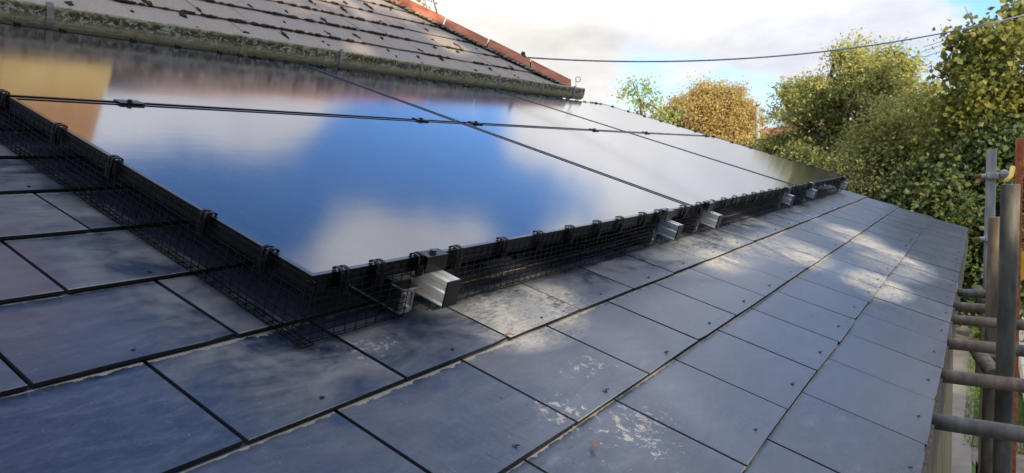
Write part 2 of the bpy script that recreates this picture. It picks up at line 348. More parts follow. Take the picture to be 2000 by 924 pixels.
# ================================================================== THE LOW ROOF (extension)
roofM = Matrix.Rotation(AL, 4, 'X')
ext = empty('extension_building', (0,0,GZ))
tag(ext, 'low lean-to extension roofed in large smooth blue-grey slates carrying the solar panels', 'extension')
EU0, EU1 = -2.4, 5.65
mb = MB()
DV = -.125
rows = []
k = -3
while VC1 + k*GAU < 2.55:
    rows.append(k); k += 1
rnd = random.Random(3)
for k in rows:
    vt = VC1 + k*GAU                      # tail line of this row's slates (row between line k and k+1)
    ph = .231 if k % 2 else .0795         # joints alternate; row -1 (C0..C1) joints at .231
    j = -12
    while True:
        a = ph + .3015*j; c = a + .3015; j += 1
        if c < EU0: continue
        if a > EU1: break
        a = max(a, EU0); c = min(c, EU1)
        if c-a < .03: continue
        g = .0033+rnd.uniform(-.0006,.0008)
        dz = rnd.uniform(-.0006, .0006); tl = rnd.uniform(-.0005,.0005); dvv = rnd.uniform(-.0015,.0015); sk = rnd.uniform(-.0012,.0012)
        T = .0068
        y0 = vt+dvv; y1 = vt+GAU+.03
        zt = DV+dz; zh = DV-.0105
        # subdivide a little so that tails can carry a faint unevenness
        nx = 6; pts = []; 
        for yy, zz in ((y0, zt), (y1, zh)):
            for i in range(nx+1):
                x = a+g + (c-a-2*g)*i/nx
                wob = (.0011*noise.noise((x*9, yy*9, 1.3))+(.0035 if i in (0,nx) and noise.noise((a*7.7+i, vt*5.1, 8.)) > .22 else 0)) if yy == y0 else 0
                pts.append((x, yy + (sk*(i/nx-.5)*2 + wob), zz + tl*(i/nx-.5)*2))
        n2 = nx+1
        low = [(p[0], p[1], p[2]-T) for p in pts]
        fs = []
        for i in range(nx):
            fs.append((i, i+1, n2+i+1, n2+i))
            fs.append((2*n2+i, i*1+0, 0, 0) if False else (2*n2+i+1, 2*n2+i, 2*n2+n2+i, 2*n2+n2+i+1))
            fs.append((2*n2+i, 2*n2+i+1, i+1, i))
        fs.append((2*n2, 0, n2, 3*n2)); fs.append((nx, 2*n2+nx, 3*n2+nx, n2+nx))
        mb.poly(pts+low, fs)
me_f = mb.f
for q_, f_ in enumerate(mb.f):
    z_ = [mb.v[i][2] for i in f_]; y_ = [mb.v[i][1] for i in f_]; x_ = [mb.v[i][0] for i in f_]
    if not (max(y_)-min(y_) > .1 and max(x_)-min(x_) > .01 ): mb.m[q_] = 1      # cut edges of the slates, near-black to paint in their shadow lines
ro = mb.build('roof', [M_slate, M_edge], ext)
ro.matrix_parent_inverse = Matrix.Translation((0,0,-GZ)) ; ro.matrix_basis = roofM
# sub-deck, battens, fascia, soffit
mb = MB(); mb.box(EU0-.02, EU1-.012, -.905, 2.46, DV-.075, DV-.022)
dk = mb.build('roof_deck', M_under, ext); dk.matrix_parent_inverse = Matrix.Translation((0,0,-GZ)); dk.matrix_basis = roofM
mb = MB(); mb.box(EU0, EU1-.03, -.82, -.795, -.59, -.475)
fa = mb.build('fascia_board', M_timber, ext); fa.matrix_parent_inverse = Matrix.Translation((0,0,-GZ))
mb = MB(); mb.box(EU0, EU1-.05, -.735, -.50, GZ-.3, -.50)
mb.box(EU1-.30, EU1-.053, -.499, 2.2, GZ-.3, -.42)
# gable cheek following the slope
mb.hexa([(EU1-.29,-.50,-.418),(EU1-.06,-.50,-.418),(EU1-.06,2.2,-.418),(EU1-.29,2.2,-.418),
         (EU1-.29,-.50,-.40),(EU1-.06,-.50,-.40),(EU1-.06,2.2,.58),(EU1-.29,2.2,.58)])
wl = mb.build('wall', M_wall, ext); wl.matrix_parent_inverse = Matrix.Translation((0,0,-GZ))
# tail rivets (one for each slate the camera can see), each a part of its own
rb = MB(); rb.tube([(0,0,-.001),(0,0,.0012)], .0058, 10); rb.tube([(0,0,.0012),(.0012,-.0035,.0048),(.003,-.009,.0056)], [.0013,.0015,.0011], 6)
rv = None
for k in rows:
    vt = VC1+k*GAU; ph = .231 if k % 2 else .0795
    for j in range(-4, 19):
        u = ph+.3015*(j+.5)
        if u > 5.6 or u < -.75: continue
        if (vt > -.05 and u > -.02): continue
        if vt > 1.1: continue
        if k == -3 and (u < .6): continue
        if rv is None:
            rv = rb.build('slate_rivet', M_bolt, ext); o = rv
        else: o = rv.copy(); COL.objects.link(o); o.parent = ext
        rz = rnd.uniform(-1.6,1.6)
        o.matrix_parent_inverse = Matrix.Translation((0,0,-GZ))
        o.matrix_basis = roofM @ Matrix.Translation((u+rnd.uniform(-.008,.008), vt+.024+rnd.uniform(-.004,.004), DV-.0005)) @ Matrix.Rotation(rz,4,'Z') @ Matrix.Scale(rnd.uniform(.5,.85),4)

# ================================================================== SOLAR PANELS
NU = [[(0,0),(1.787,-.003),(3.60,.004),(5.40,.006)],
      [(0,1.163),(1.791,1.150),(3.575,1.144),(5.385,1.160)],
      [(0,2.43),(1.812,2.325),(3.56,2.270),(5.345,2.232)]]
G2 = .0105
rowword = ['lower', 'upper']; colword = ['nearest', 'middle', 'farthest']
plabels = {(0,0):'large near solar panel in the lower row, its bottom left corner nearest the camera',
 (1,0):'solar panel in the lower row between the near panel and the far one',
 (2,0):'far solar panel in the lower row with yellow-green trees reflected in its far corner',
 (0,1):'solar panel in the upper row under the near gutter, reflecting a yellow chimney',
 (1,1):'middle solar panel of the upper row below the long mossy gutter',
 (2,1):'far solar panel in the upper row, reaching past the end of the gutter'}
FD = .030
for r in range(2):
    for c in range(3):
        q = [Vector(NU[r][c]), Vector(NU[r][c+1]), Vector(NU[r+1][c+1]), Vector(NU[r+1][c])]
        eu0 = G2 if c else 0; eu1 = G2 if c < 2 else 0; ev0 = G2 if r else 0; ev1 = G2 if r == 0 else 0
        q[0] += Vector((eu0,ev0)); q[1] += Vector((-eu1,ev0)); q[2] += Vector((-eu1,-ev1)); q[3] += Vector((eu0,-ev1))
        base = q[0].copy()
        t = empty('solar_panel', (0,0,0)); on_roof(t, base.x, base.y, 0)
        tag(t, plabels[(c,r)], 'solar panel', 'solar panels on the low roof')
        P = [x-base for x in q]
        def bil(s, tt):
            return P[0]*(1-s)*(1-tt)+P[1]*s*(1-tt)+P[2]*s*tt+P[3]*(1-s)*tt
        def inset(d):
            w_ = (P[1]-P[0]).length; h_ = (P[3]-P[0]).length
            return [bil(d/w_, d/h_), bil(1-d/w_, d/h_), bil(1-d/w_, 1-d/h_), bil(d/w_, 1-d/h_)]
        o0 = inset(0); i1 = inset(.0095); i2 = inset(.026)
        mb = MB()
        V = lambda pts, z: [(p.x, p.y, z) for p in pts]
        pts = V(o0,0)+V(i1,0)+V(i1,-.0032)+V(o0,-FD)+V(i2,-FD)+V(i2,-FD+.002)
        fs = []
        for i in range(4):
            j = (i+1) % 4
            fs += [(i,j,4+j,4+i), (4+i,4+j,8+j,8+i), (12+j,12+i,16+i,16+j), (j,i,12+i,12+j), (16+j,16+i,20+i,20+j)]
        mb.poly(pts, fs)
        for q_ in range(0, 20, 5): mb.m[q_] = 1
        fr = mb.build('frame', [M_frame, M_lip], t)
        mb = MB(); mb.hexa([(p.x, p.y, -.0105) for p in inset(.0085)]+[(p.x, p.y, -.0067) for p in inset(.0085)]); mb.build('backsheet', M_under, t)
        i3 = inset(.009); mb = MB()
        mb.hexa(V(i3,-.0062)+V(i3,-.0021))
        gl = mb.build('glass', M_glass, t)
# ------------------------------------------------------------------ mounting rails
RAILS = [.300, 1.535, 1.975, 3.33, 3.98, 5.24]
rl_lab = ['silver mounting rail sticking out by the near corner, largest and leftmost of the rails',
 'silver mounting rail just left of the joint between the near and middle panels',
 'silver mounting rail just right of the joint between the near and middle panels',
 'silver mounting rail at the far end of the middle lower panel',
 'silver mounting rail under the near side of the farthest lower panel',
 'silver mounting rail nearest the far corner of the array, against the trees']
prof = [(-.020,0),(-.0065,0),(-.0065,-.009),(.0065,-.009),(.0065,0),(.020,0),(.020,-.010),(.0165,-.013),(.0165,-.022),(.020,-.025),(.020,-.040),(.017,-.043),(.017,-.048),(.020,-.0505),(.020,-.053),(-.020,-.053),(-.020,-.0505),(-.017,-.048),(-.017,-.043),(-.020,-.040),(-.020,-.025),(-.0165,-.022),(-.0165,-.013),(-.020,-.010)]
for i, u in enumerate(RAILS):
    t = empty('mounting_rail', (0,0,0)); v0 = -.066 if i < 3 else -.05; on_roof(t, u, v0, -.0312)
    tag(t, rl_lab[i], 'mounting rail', 'rails under the solar panels')
    mb = MB(); mb.prism(prof, (0,0,0), (0,2.30,0), (1,0,0), (0,0,1)); mb.build('rail', M_alu, t)
    mb = MB(); mb.box(-.0208,.0208,-.0035,.0,-.054,.0008); e = mb.build('end_cap', M_plastic, t)
# roof hooks below the rails
hk_lab = ['stainless roof hook behind the wire mesh under the leftmost rail', 'small roof hook below the rail left of the first panel joint',
  'small roof hook below the rail right of the first panel joint', 'distant roof hook below the rail at the end of the middle panel', 'roof hook below the rail under the near side of the farthest panel', 'roof hook below the rail nearest the far corner']
for i, u in enumerate(RAILS):
    t = empty('roof_hook', (0,0,0)); on_roof(t, u-.048, .012, DV)
    tag(t, hk_lab[i], 'roof hook', 'roof hooks carrying the rails')
    mb = MB()
    mb.box(-.015,.015,-.012,-.0075,.004,.052); mb.box(-.015,.046,-.0122,.02,.0535,.0575); mb.box(-.015,.015,-.0072,.22,.0035,.0075)
    mb.box(-.014,-.011,-.016,-.012,.008,.05); mb.box(.011,.014,-.016,-.012,.008,.05)
    b_ = mb.build('bracket', M_steel, t)
    mb = MB(); mb.tube([(0,-.012,.018),(0,-.0195,.018)], .0062, 6); mb.build('bolt', M_boltb, t)
# ------------------------------------------------------------------ clamps
def clamp_mesh_parts(t, end=False):
    mb = MB()
    if end: mb.box(-.031,.031,-.018,.012,.0008,.0042); mb.box(-.031,.031,-.018,-.0145,-.030,.0006)
    else: mb.box(-.034,.034,-.0195,.0195,.0008,.0042); mb.box(-.034,.034,-.007,.007,-.012,.0006)
    mb.build('plate', M_frame, t)
    mb = MB(); mb.tube([(0,-.002,.0043),(0,-.002,.0105)], .0068, 6); mb.tube([(0,-.002,.0043),(0,-.002,.0055)], .0095, 12)
    return mb
mids = [(.295,1.164+.022),(1.512,1.153),(1.898,1.149),(3.10,1.145),(3.90,1.147),(5.22,1.159)]
ml = ['black mid clamp on the joint between the panel rows, nearest the left edge', 'black mid clamp on the row joint just left of where the panel joints cross', 'black mid clamp on the row joint just right of the first crossing',
 'small mid clamp on the row joint left of the second crossing', 'small mid clamp on the row joint right of the second crossing', 'tiny mid clamp at the far right end of the row joint']
for i, (u, v) in enumerate(mids):
    # sit exactly on the row gap
    v = (1.163 + (1.150-1.163)*u/1.79) if u < 1.79 else ((1.150+(1.144-1.150)*(u-1.79)/1.79) if u < 3.575 else 1.144+.016*(u-3.575)/1.81)
    t = empty('mid_clamp', (0,0,0)); on_roof(t, u, v, 0); mb = clamp_mesh_parts(t); mb.build('bolt', M_bolt, t)
    tag(t, ml[i], 'clamp', 'mid clamps along the row joint')
el = ['black end clamp with hex bolt above the leftmost rail', 'end clamp with bright bolt left of the joint between near and middle panels', 'end clamp with bright bolt right of the joint between near and middle panels',
 'end clamp with bright bolt at the far end of the middle lower panel', 'end clamp above the rail under the near side of the farthest panel', 'end clamp at the far lower corner of the array']
for i, u in enumerate(RAILS):
    t = empty('end_clamp', (0,0,0)); on_roof(t, u-.004, -.001, 0); mb = clamp_mesh_parts(t, True); mb.build('bolt', M_bolt if i == 0 else M_boltb, t)
    tag(t, el[i], 'clamp', 'end clamps along the lower panel edge')
el2 = ['end clamp on the top edge of the array, first from the left of the frame', 'end clamp on the array top edge just left of the first panel joint', 'end clamp on the array top edge just right of the first panel joint',
 'end clamp on the array top edge before the second panel joint', 'end clamp on the array top edge after the second panel joint', 'end clamp on the array top edge beyond the gutter end']
def vtop(u):
    return 2.43+(2.325-2.43)*u/1.812 if u < 1.812 else (2.325+(2.270-2.325)*(u-1.812)/1.748 if u < 3.56 else 2.270+(2.232-2.270)*(u-3.56)/1.785)
for i, u in enumerate([.30,1.53,1.95,3.25,3.97,5.15]):
    t = empty('end_clamp', (0,0,0)); on_roof(t, u, vtop(u)+.001, 0, PI); mb = clamp_mesh_parts(t, True); mb.build('bolt', M_bolt, t)
    tag(t, el2[i], 'clamp', 'end clamps along the top panel edge')

# ------------------------------------------------------------------ bird mesh
def guard(name, path, out, label, h=.122, skirt=.035, top=-.006, seed=1, gaps=()):
    # path: 2 (u,v) points; out: outward (u,v); gaps: stretches (s0,s1) cut away around the rails
    a = Vector(path[0]); b_ = Vector(path[1]); Lg = (b_-a).length; d = (b_-a)/Lg; o_ = Vector(out)
    r = .00095; mb = MB()
    def P(s, hh):                      # hh: distance down the sheet
        wav = .006*noise.noise((s*2.3, hh*6, seed*3.1)) + .003*noise.noise((s*9, hh*20, seed))
        bow = .008*math.sin(min(hh/h,1)*PI*.5)
        if hh <= h: q = o_*(.003+bow+wav); w = top-hh*(h-.004)/h
        else: q = o_*(.003+bow+wav-(hh-h)*.95); w = top-(h-.004)-.001+.003*noise.noise((s*5, hh*9, seed+4.))
        p = a+d*s+q
        return Vector((p.x, p.y, w))
    def strip(p, q, rr=r):
        mb.tube([p, q], rr, 4, cap=False)
    hs = [i*.0127 for i in range(int((h+skirt)/.0127)+1)]
    for hh in hs:
        s = 0; pts = []
        n = int(Lg/.05)
        for i in range(n+1):
            sc = Lg*i/n
            cut = any(g0 < sc < g1 and hh > .02 for g0, g1 in gaps)
            if cut:
                if len(pts) > 1: mb.tube(pts, r, 4, cap=False)
                pts = []
            else: pts.append(P(sc, hh))
        if len(pts) > 1: mb.tube(pts, r, 4, cap=False)
    n = int(Lg/.0254)
    for i in range(n+1):
        sc = i*.0254
        if any(g0 < sc < g1 for g0, g1 in gaps):
            mb.tube([P(sc, x) for x in (0,.013)], r, 4, cap=False); continue
        mb.tube([P(sc, x) for x in (0,.04,.08,h-.012,h-.003,h+.004,hs[-1])], r, 4, cap=False)
    o = mb.build(name, M_wire); on_roof(o, 0,0,0)
    # wires thin enough to read as wire
    return tag(o, label, 'bird mesh', 'black wire mesh round the panels')
guard('bird_guard_mesh', [(0,-.014),(0,2.43)], (-1,0), 'black wire mesh skirt along the left side of the panels', seed=1)
guard('bird_guard_mesh', [(-.013,0),(5.4,.004)], (0,-1), 'black wire mesh skirt along the bottom edge of the panels, with rails poking through', seed=2, skirt=.013, gaps=[(u-.026,u+.026) for u in RAILS])
guard('bird_guard_mesh', [(5.4,0),(5.345,2.23)], (1,0), 'black wire mesh skirt along the far side of the panels', seed=3)
guard('bird_guard_mesh', [(5.345,2.232),(0,2.43)], (0,1), 'black wire mesh skirt along the top edge of the panels under the gutter', seed=4, skirt=.0)
# clips
cb = MB()
for s in (-1, 1):
    x0, x1 = (.0030, .0105) if s > 0 else (-.0105, -.0030)
    # J shaped strap: over the lip, down the face
    arc = [(.013,.0008),(.012,.0050),(.006,.0078),(-.001,.0080),(-.008,.0058),(-.0105,.0),(-.0112,-.020),(-.0108,-.033)]
    for (ya, za), (yb, zb) in zip(arc[:-1], arc[1:]):
        dy, dz = yb-ya, zb-za; l = math.hypot(dy,dz); ny, nz = -dz/l*-.0024, dy/l*-.0024
        cb.hexa([(x0,ya,za),(x1,ya,za),(x1,yb,zb),(x0,yb,zb),(x0,ya-ny,za-nz),(x1,ya-ny,za-nz),(x1,yb-ny,zb-nz),(x0,yb-ny,zb-nz)])
cb.box(-.0105,.0105,-.0135,-.0105,-.036,-.012)
for q in range(5): cb.box(-.006,.006,-.0160,-.0137,-.034+q*.0048,-.032+q*.0048)
clip_me = cb.mesh('mesh_clip', M_plastic)
def place_clips(lst, rz, label, group, f):
    for s in lst:
        o = bpy.data.objects.new('mesh_clip', clip_me); COL.objects.link(o)
        u, v = f(s); on_roof(o, u, v, 0, rz+rnd.uniform(-.14,.14)); tag(o, None, 'clip', group)
        o['label'] = label(s) if callable(label) else label
bot = [.062,.147,.254,.374,.544,.700,.857,1.015,1.163,1.334,1.46,1.70]
bl = ['black clip nearest the bottom left corner of the near panel', 'second black clip from the near corner along the bottom edge', 'black clip on the bottom edge just left of the first end clamp','black clip on the bottom edge just right of the first end clamp',
 'black clip on the bottom edge, second to the right of the first end clamp','black clip on the bottom edge, third to the right of the first end clamp','black clip on the bottom edge above the middle of the dark mesh','black clip halfway along the bottom edge of the near panel',
 'black clip on the bottom edge beyond the middle of the near panel','black clip two before the second end clamp','black clip right beside the second end clamp','black clip at the bottom of the joint between near and middle panels']
for s, lb in zip(bot, bl): place_clips([s], 0, lb, 'clips along the bottom edge', lambda s: (s, -.001))
s = 1.87; far = []
while s < 5.38:
    if all(abs(s-u) > .045 for u in RAILS): far.append(s)
    s += .158
place_clips([x for x in far if x < 3.6], 0, 'small black clip in the close row along the bottom edge of the middle panel', 'clips on the middle panel bottom edge', lambda s: (s, -.001+.004*(s-1.8)/1.8))
place_clips([x for x in far if x >= 3.6], 0, 'tiny black clip in the row along the bottom edge of the farthest panel', 'clips on the farthest panel bottom edge', lambda s: (s, .004))
lf = [.112,.296,.635,.884,1.19]
ll = ['black clip on the left panel edge nearest the corner','black clip on the left panel edge, second up from the corner','black clip halfway up the left edge of the near panel','black clip on the left edge below the brown reflection','black clip at the far left where the panel rows meet']
for s, lb in zip(lf, ll): place_clips([s], -PI/2, lb, 'clips along the left edge', lambda s: (-.001, s))
tp = [.49,.65,.93,1.13,1.34,1.45,1.63,1.72,1.88,2.08,2.15,2.42,2.58,2.73,2.89,3.05,3.20,3.42,3.58,3.73,3.88,4.15,4.3,4.46,4.62,4.78,4.93,5.06,5.24]
place_clips(tp, PI, 'small black clip in the row along the top edge of the upper panels', 'clips along the top edge', lambda s: (s, vtop(s)+.001))
place_clips([.12+.17*i for i in range(13)], PI/2, 'tiny black clip along the far side edge of the panels', 'clips along the far side edge', lambda s: (5.401-.025*s, s))

# small litter on the slates
mb = MB(); mb.tube([(-.03,.006,.001),(-.012,.0,.004),(.004,.001,.0045),(.02,-.003,.003),(.034,-.012,.0015)], [.0012,.0016,.0018,.0015,.0008], 6); mb.tube([(.0,.0,.004),(-.008,.011,.002)], [.0013,.0006], 5)
tw = mb.build('twig', M_redtip); on_roof(tw, .385, -.166, DV); tw.scale = (.5,.5,.8); tag(tw, 'thin reddish twig lying across a slate joint below the near rail', 'twig')
mb = MB(); pts = []
for i in range(7):
    s = i/6; wd = .0085*math.sin(PI*min(1,s*1.05))+.0004
    pts += [(-.018+.036*s, -wd, .003+.003*math.sin(s*5)),(-.018+.036*s, 0, .0012+.003*math.sin(s*5)),(-.018+.036*s, wd, .0035+.002*math.sin(s*4))]
mb.poly(pts, [(3*i+a, 3*i+3+a, 3*i+4+a, 3*i+1+a) for i in range(6) for a in (0,1)])
lf_ = mb.build('fallen_leaf', simple('leaf_orange_brown',[(.3,(.16,.06,.03)),(.7,(.28,.13,.07))],60,.7)); on_roof(lf_, .20,-.475, DV, .9); lf_.scale = (.55,.55,.55); tag(lf_, 'curled orange-brown leaf on the slates at the bottom edge of the photo', 'leaf')

# ================================================================== MAIN HOUSE
EY, EZ, TB = 2.45, .96, .70
BE = math.atan(TB); CB, SB = math.cos(BE), math.sin(BE)
HX = 5.27                                     # eaves corner
house = empty('slate_roofed_house', (2, 5.6, GZ))
tag(house, 'main house with an old moss-edged grey slate roof, orange hip tiles and mossy gutter', 'house')
hinv = Matrix.Translation((-2,-5.6,-GZ))
def hpart(mb, name, mat, mw=Matrix.Identity(4), parent=house, smooth=False):
    o = mb.build(name, mat, parent, smooth); o.matrix_parent_inverse = hinv if parent is house else Matrix.Identity(4); o.matrix_basis = mw; return o
uM = Matrix.Translation((0,EY,EZ)) @ Matrix.Rotation(BE, 4, 'X')
def clip_poly(poly, a, b, c):                 # keep a*x+b*y<=c
    out = []
    for i in range(len(poly)):
        p, q = poly[i], poly[(i+1)%len(poly)]
        fp = a*p[0]+b*p[1]-c; fq = a*q[0]+b*q[1]-c
        if fp <= 0: out.append(p)
        if (fp < 0) != (fq < 0):
            t_ = fp/(fp-fq); out.append((p[0]+(q[0]-p[0])*t_, p[1]+(q[1]-p[1])*t_))
    return out
mb = MB(); UG = .246
LR = 3.15/CB
k = 0; joints = []
while k*UG < LR:
    vt = -.03+k*UG if k else -.035
    ph = .04 if k % 2 else .19
    j = -22
    while ph+.30*j < 5.6:
        a = ph+.30*j; c = a+.30; j += 1
        g = .0018+rnd.uniform(0,.0018); T = .006
        dz = rnd.uniform(-.003,.003); tl = rnd.uniform(-.0025,.0025); dv_ = rnd.uniform(-.006,.005); rt = rnd.uniform(-.0035,.0035)
        quad = [(a+g, vt+dv_-rt), (c-g, vt+dv_+rt), (c-g, vt+UG+.03), (a+g, vt+UG+.03)]
        # hip: world x = HX-(y-EY) -> x + v*CB <= HX
        quad = clip_poly(quad, 1, CB, HX-.03)
        if len(quad) < 3: continue
        zf = lambda x, v: (0.0+dz + tl*((x-a)/.30-.5)*2 if v < vt+.1 else -.010)
        def zz(x, v):
            s_ = min(1, max(0, (v-vt)/UG)); return (.004+dz+tl*((x-a)/.30-.5)*2)*(1-s_) - .0095*s_
        n = len(quad)
        top = [(x, v, zz(x,v)) for x, v in quad]; bot_ = [(x, v, z-T) for x, v, z in top]
        mb.poly(top+bot_, [tuple(range(n)), tuple(range(n,2*n))[::-1]]+[(n+i, n+(i+1)%n, (i+1)%n, i) for i in range(n)])
        joints.append((a, vt))
    k += 1
hpart(mb, 'roof', M_uslate, uM)
# under-roof body, hip end plane, back plane
mb = MB()
RY = 5.6; RZ = EZ+TB*(RY-EY); RX = HX-(RY-EY)
x0 = -8.0
A = [(x0,EY,EZ),(HX,EY,EZ),(RX,RY,RZ),(x0,RY,RZ),(HX,2*RY-EY,EZ),(x0,2*RY-EY,EZ)]
A = [(p[0]-(.05 if p[0] > 0 else 0), p[1]+ (.05 if p[1]==EY else 0), p[2]-.035) for p in A]
mb.poly(A, [(0,1,2,3),(1,4,2),(3,2,4,5),(0,3,5),(0,5,4,1)])
hpart(mb, 'roof_underlay', M_under)
mb = MB()
mb.poly([(HX,EY,EZ-.0),(HX,2*RY-EY,EZ),(RX,RY,RZ-.005),(HX-.15,EY+.3,EZ-.1)], [(0,1,2)])
mb.poly([(x0,2*RY-EY,EZ),(HX,2*RY-EY,EZ),(RX,RY,RZ-.005),(x0,RY,RZ-.005)], [(0,3,2,1)])
hpart(mb, 'far_roof_slopes', M_tilegrey)
mb = MB(); mb.box(x0+.3, HX-.27, EY+.24, 2*RY-EY-.25, GZ-.2, EZ-.12); hpart(mb, 'wall', M_cream)
mb = MB(); mb.box(x0+.1, HX-.05, EY+.07, EY+.239, EZ-.16, EZ-.135); mb.box(x0+.1, HX-.06, EY+.045, EY+.068, EZ-.20, EZ-.03)
hpart(mb, 'fascia', M_timber)
# hip tiles
hd = Vector((-1,1,TB)).normalized(); side1 = Vector((1,0,0)); 
nrm = Vector((0,-TB,1)).normalized(); nrm2 = Vector((TB,0,1)).normalized()
w1 = hd.cross(nrm).normalized()               # lies in the front slope, pointing away from the hip
if w1.x > 0: w1 = -w1
w2 = nrm2.cross(hd).normalized()
if w2.y < 0: w2 = -w2
hipB = Vector((HX-.015, EY-.02, EZ+.045)); upv = (nrm+nrm2).normalized()
TLn = .445; s0 = 0; first = True
nh = int((Vector((RX,RY,RZ))-Vector((HX,EY,EZ))).length/TLn)+1
for i in range(nh):
    mb = MB(); a = hipB+hd*(i*TLn)+upv*(.006*(i%2)+.012); b_ = a+hd*(TLn-.012)+upv*rnd.uniform(-.003,.003)
    W = .155; T = .014; ws = [w1*W - upv*.028, w1*W*.5-upv*.006, w1*.025+upv*.002, upv*.012, w2*.025+upv*.002, w2*W*.5-upv*.006, w2*W - upv*.028]
    pts = []
    for P0, ex in ((a, .0), (b_, -.0)):
        for w_ in ws: pts.append(P0+w_)
        for w_ in ws: pts.append(P0+w_*.97-upv*T)
    n = 7; fs = []
    for q in range(6):
        fs += [(q,q+1,14+q+1,14+q), (7+q+1,7+q,21+q,21+q+1), (q+1,q,7+q,7+q+1), (14+q,14+q+1,21+q+1,21+q)]
    fs += [(0,14,21,7),(6,13,27,20)]
    mb.poly(pts, fs); o = hpart(mb, 'hip_tile', M_terra)
# mortar bedding along the hip
mb = MB()
for i in range(110):
    s_ = i*.045
    p = hipB+hd*s_+w1*(.142+.02*noise.noise((s_*9,0,0)))-nrm*.026
    mb.ball(p, .022, 6, 4, (2.6,1.2,.5), .6)
hpart(mb, 'hip_mortar', M_mortar)
# ridge tiles
mb = MB()
for i in range(22):
    xa = RX-.1-i*.45
    mb.prism([(-.16,-.10),(0,.02),(.16,-.10),(.15,-.115),(0,.0),(-.15,-.115)], (xa,RY,RZ+.05),(xa-.44,RY,RZ+.05),(0,1,0),(0,0,1))
hpart(mb, 'ridge_tiles', M_terra)
# moss clumps along courses and joints
mb = MB(); r2 = random.Random(5)
for (a, vt) in joints:
    if a < .3: continue
    if a + vt*CB > HX-.3: continue
    lots = noise.noise((a*.9, vt*1.4, 2.2))
    for q in range(3):                         # in the perpendicular joint
        if r2.random() < .30+.4*max(0,lots):
            v = vt + r2.uniform(.01, UG*.8)
            mb.ball((a+r2.uniform(-.006,.010), v, .003), r2.uniform(.006,.019), 7, 5, (r2.uniform(.6,1.3),r2.uniform(1.,2.6),.55), .8)
    if r2.random() < .6+.5*lots:
        for q in range(r2.randint(3,9)):          # hanging from the course line
            x = a + r2.random()*.3
            mb.ball((x, vt-.003, .003), r2.uniform(.007,.018), 6, 4, (2.0,.8,.55), .6)
ms = hpart(mb, 'moss', M_moss, uM); ms['kind'] = 'stuff'
# gutter: half round trough of old cement with collars
gp = []
GW, GD = .118, .105
for i in range(15):
    t_ = PI*i/14; gp.append((-math.cos(t_)*GW/2, -math.sin(t_)**.8*GD))
outer = gp; inner = [(x*.86, y*.86) for x, y in gp][::-1]
prof_g = [(-GW/2-.004,0),(-GW/2-.004,-.012)] + outer[1:-1] + [(GW/2,-.012),(GW/2,0),(GW/2-.009,0)] + inner[1:-1] + [(-GW/2+.009,0)]
gx1 = 5.41; GYc = 2.355+GW/2
mb = MB()
segs = [(-8, .02), (.02, .655), (.655, 1.60), (1.60, 2.26), (2.26, 3.00), (3.00, 3.95), (3.95, 5.0), (5.0, gx1)]
for i, (a, b_) in enumerate(segs):
    n_ = max(1, int((b_-a)/.12)); 
    for q in range(n_):
        xa = a+(b_-a)*q/n_; xb = a+(b_-a)*(q+1)/n_
        mb.prism(prof_g, (xa,0,.0012*(i%2)),(xb-.0006,0,.0012*(i%2)),(0,1,0),(0,0,1))
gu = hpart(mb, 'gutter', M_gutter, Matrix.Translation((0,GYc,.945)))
mb = MB()
mb.prism([(x*.86,y*.86) for x, y in gp], (gx1-.011,0,-.0005),(gx1+.006,0,-.0005),(0,1,0),(0,0,1))
o = mb.build('stop_end', M_gutter, gu)
cl_prof = [(x*1.09, y*1.09+.002) for x, y in [(-GW/2-.004,.004),(-GW/2-.004,-.012)]+outer[1:-1]+[(GW/2,-.012),(GW/2,.004)]]
cl_prof += [(x*1.0, y*1.0) for x, y in [(GW/2-.004,.004)]+[(a_*.99,b__*.99) for a_, b__ in outer[1:-1]][::-1]+[(-GW/2+.001,.004)]]
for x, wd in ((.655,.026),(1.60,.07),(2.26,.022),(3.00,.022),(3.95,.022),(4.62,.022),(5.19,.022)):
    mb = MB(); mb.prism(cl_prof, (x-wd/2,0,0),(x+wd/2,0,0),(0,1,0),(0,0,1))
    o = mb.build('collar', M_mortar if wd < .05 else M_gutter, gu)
# chimney
cx0, cx1, cy0, cy1 = 1.0, 1.60, 3.5, 4.05
mb = MB(); mb.box(cx0,cx1,cy0,cy1,1.45,1.97); chm = hpart(mb, 'chimney', M_ychim)
mb = MB(); mb.box(cx0,cx1,cy0,cy1,1.972,3.05); mb.box(cx0-.04,cx1+.04,cy0-.04,cy1+.04,3.052,3.2)
o = mb.build('brick_stack', M_chim, chm)
mb = MB()
mb.tube([(0,0,0),(0,0,.28),(0,0,.3)], [.12,.10,.11], 14)
for q in (.16,.44):
    o = mb.build('chimney_pot', M_terra, chm); o.location = (cx0+q, 3.78, 3.2)
# cable insulator bracket on the far side of the hip and the wire ring at its foot
ins = at(1022,112, 6.85)
mb = MB(); mb.tube([ins+Vector((0,.0,-.30)), ins+Vector((0,0,-.02))], .022, 8); mb.ball(ins+Vector((0,0,.0)), .034, 10, 6, (1,1,.9)); mb.ball(ins+Vector((0,0,.035)), .022, 10, 6); mb.ball(ins+Vector((0,0,-.045)), .036, 10, 6, (1,1,.5))
hpart(mb, 'cable_insulator', M_bolt)
rg = at(1129,155,6.75); mb = MB()
e1 = RGT; e2 = Vector((0,0,1))
pp = [at(1120,171,6.75), at(1122,160,6.75)] + [rg+(e1*math.cos(2.6+q*.5)+e2*math.sin(2.6+q*.5))*.024 for q in range(14)]
mb.tube([rg+Vector((-.05,0,-.1)), rg+(e1*math.cos(3.7)+e2*math.sin(3.7))*.024], .0035, 6); mb.tube(pp[2:], .0035, 6)
hpart(mb, 'wire_ring', M_galvl)

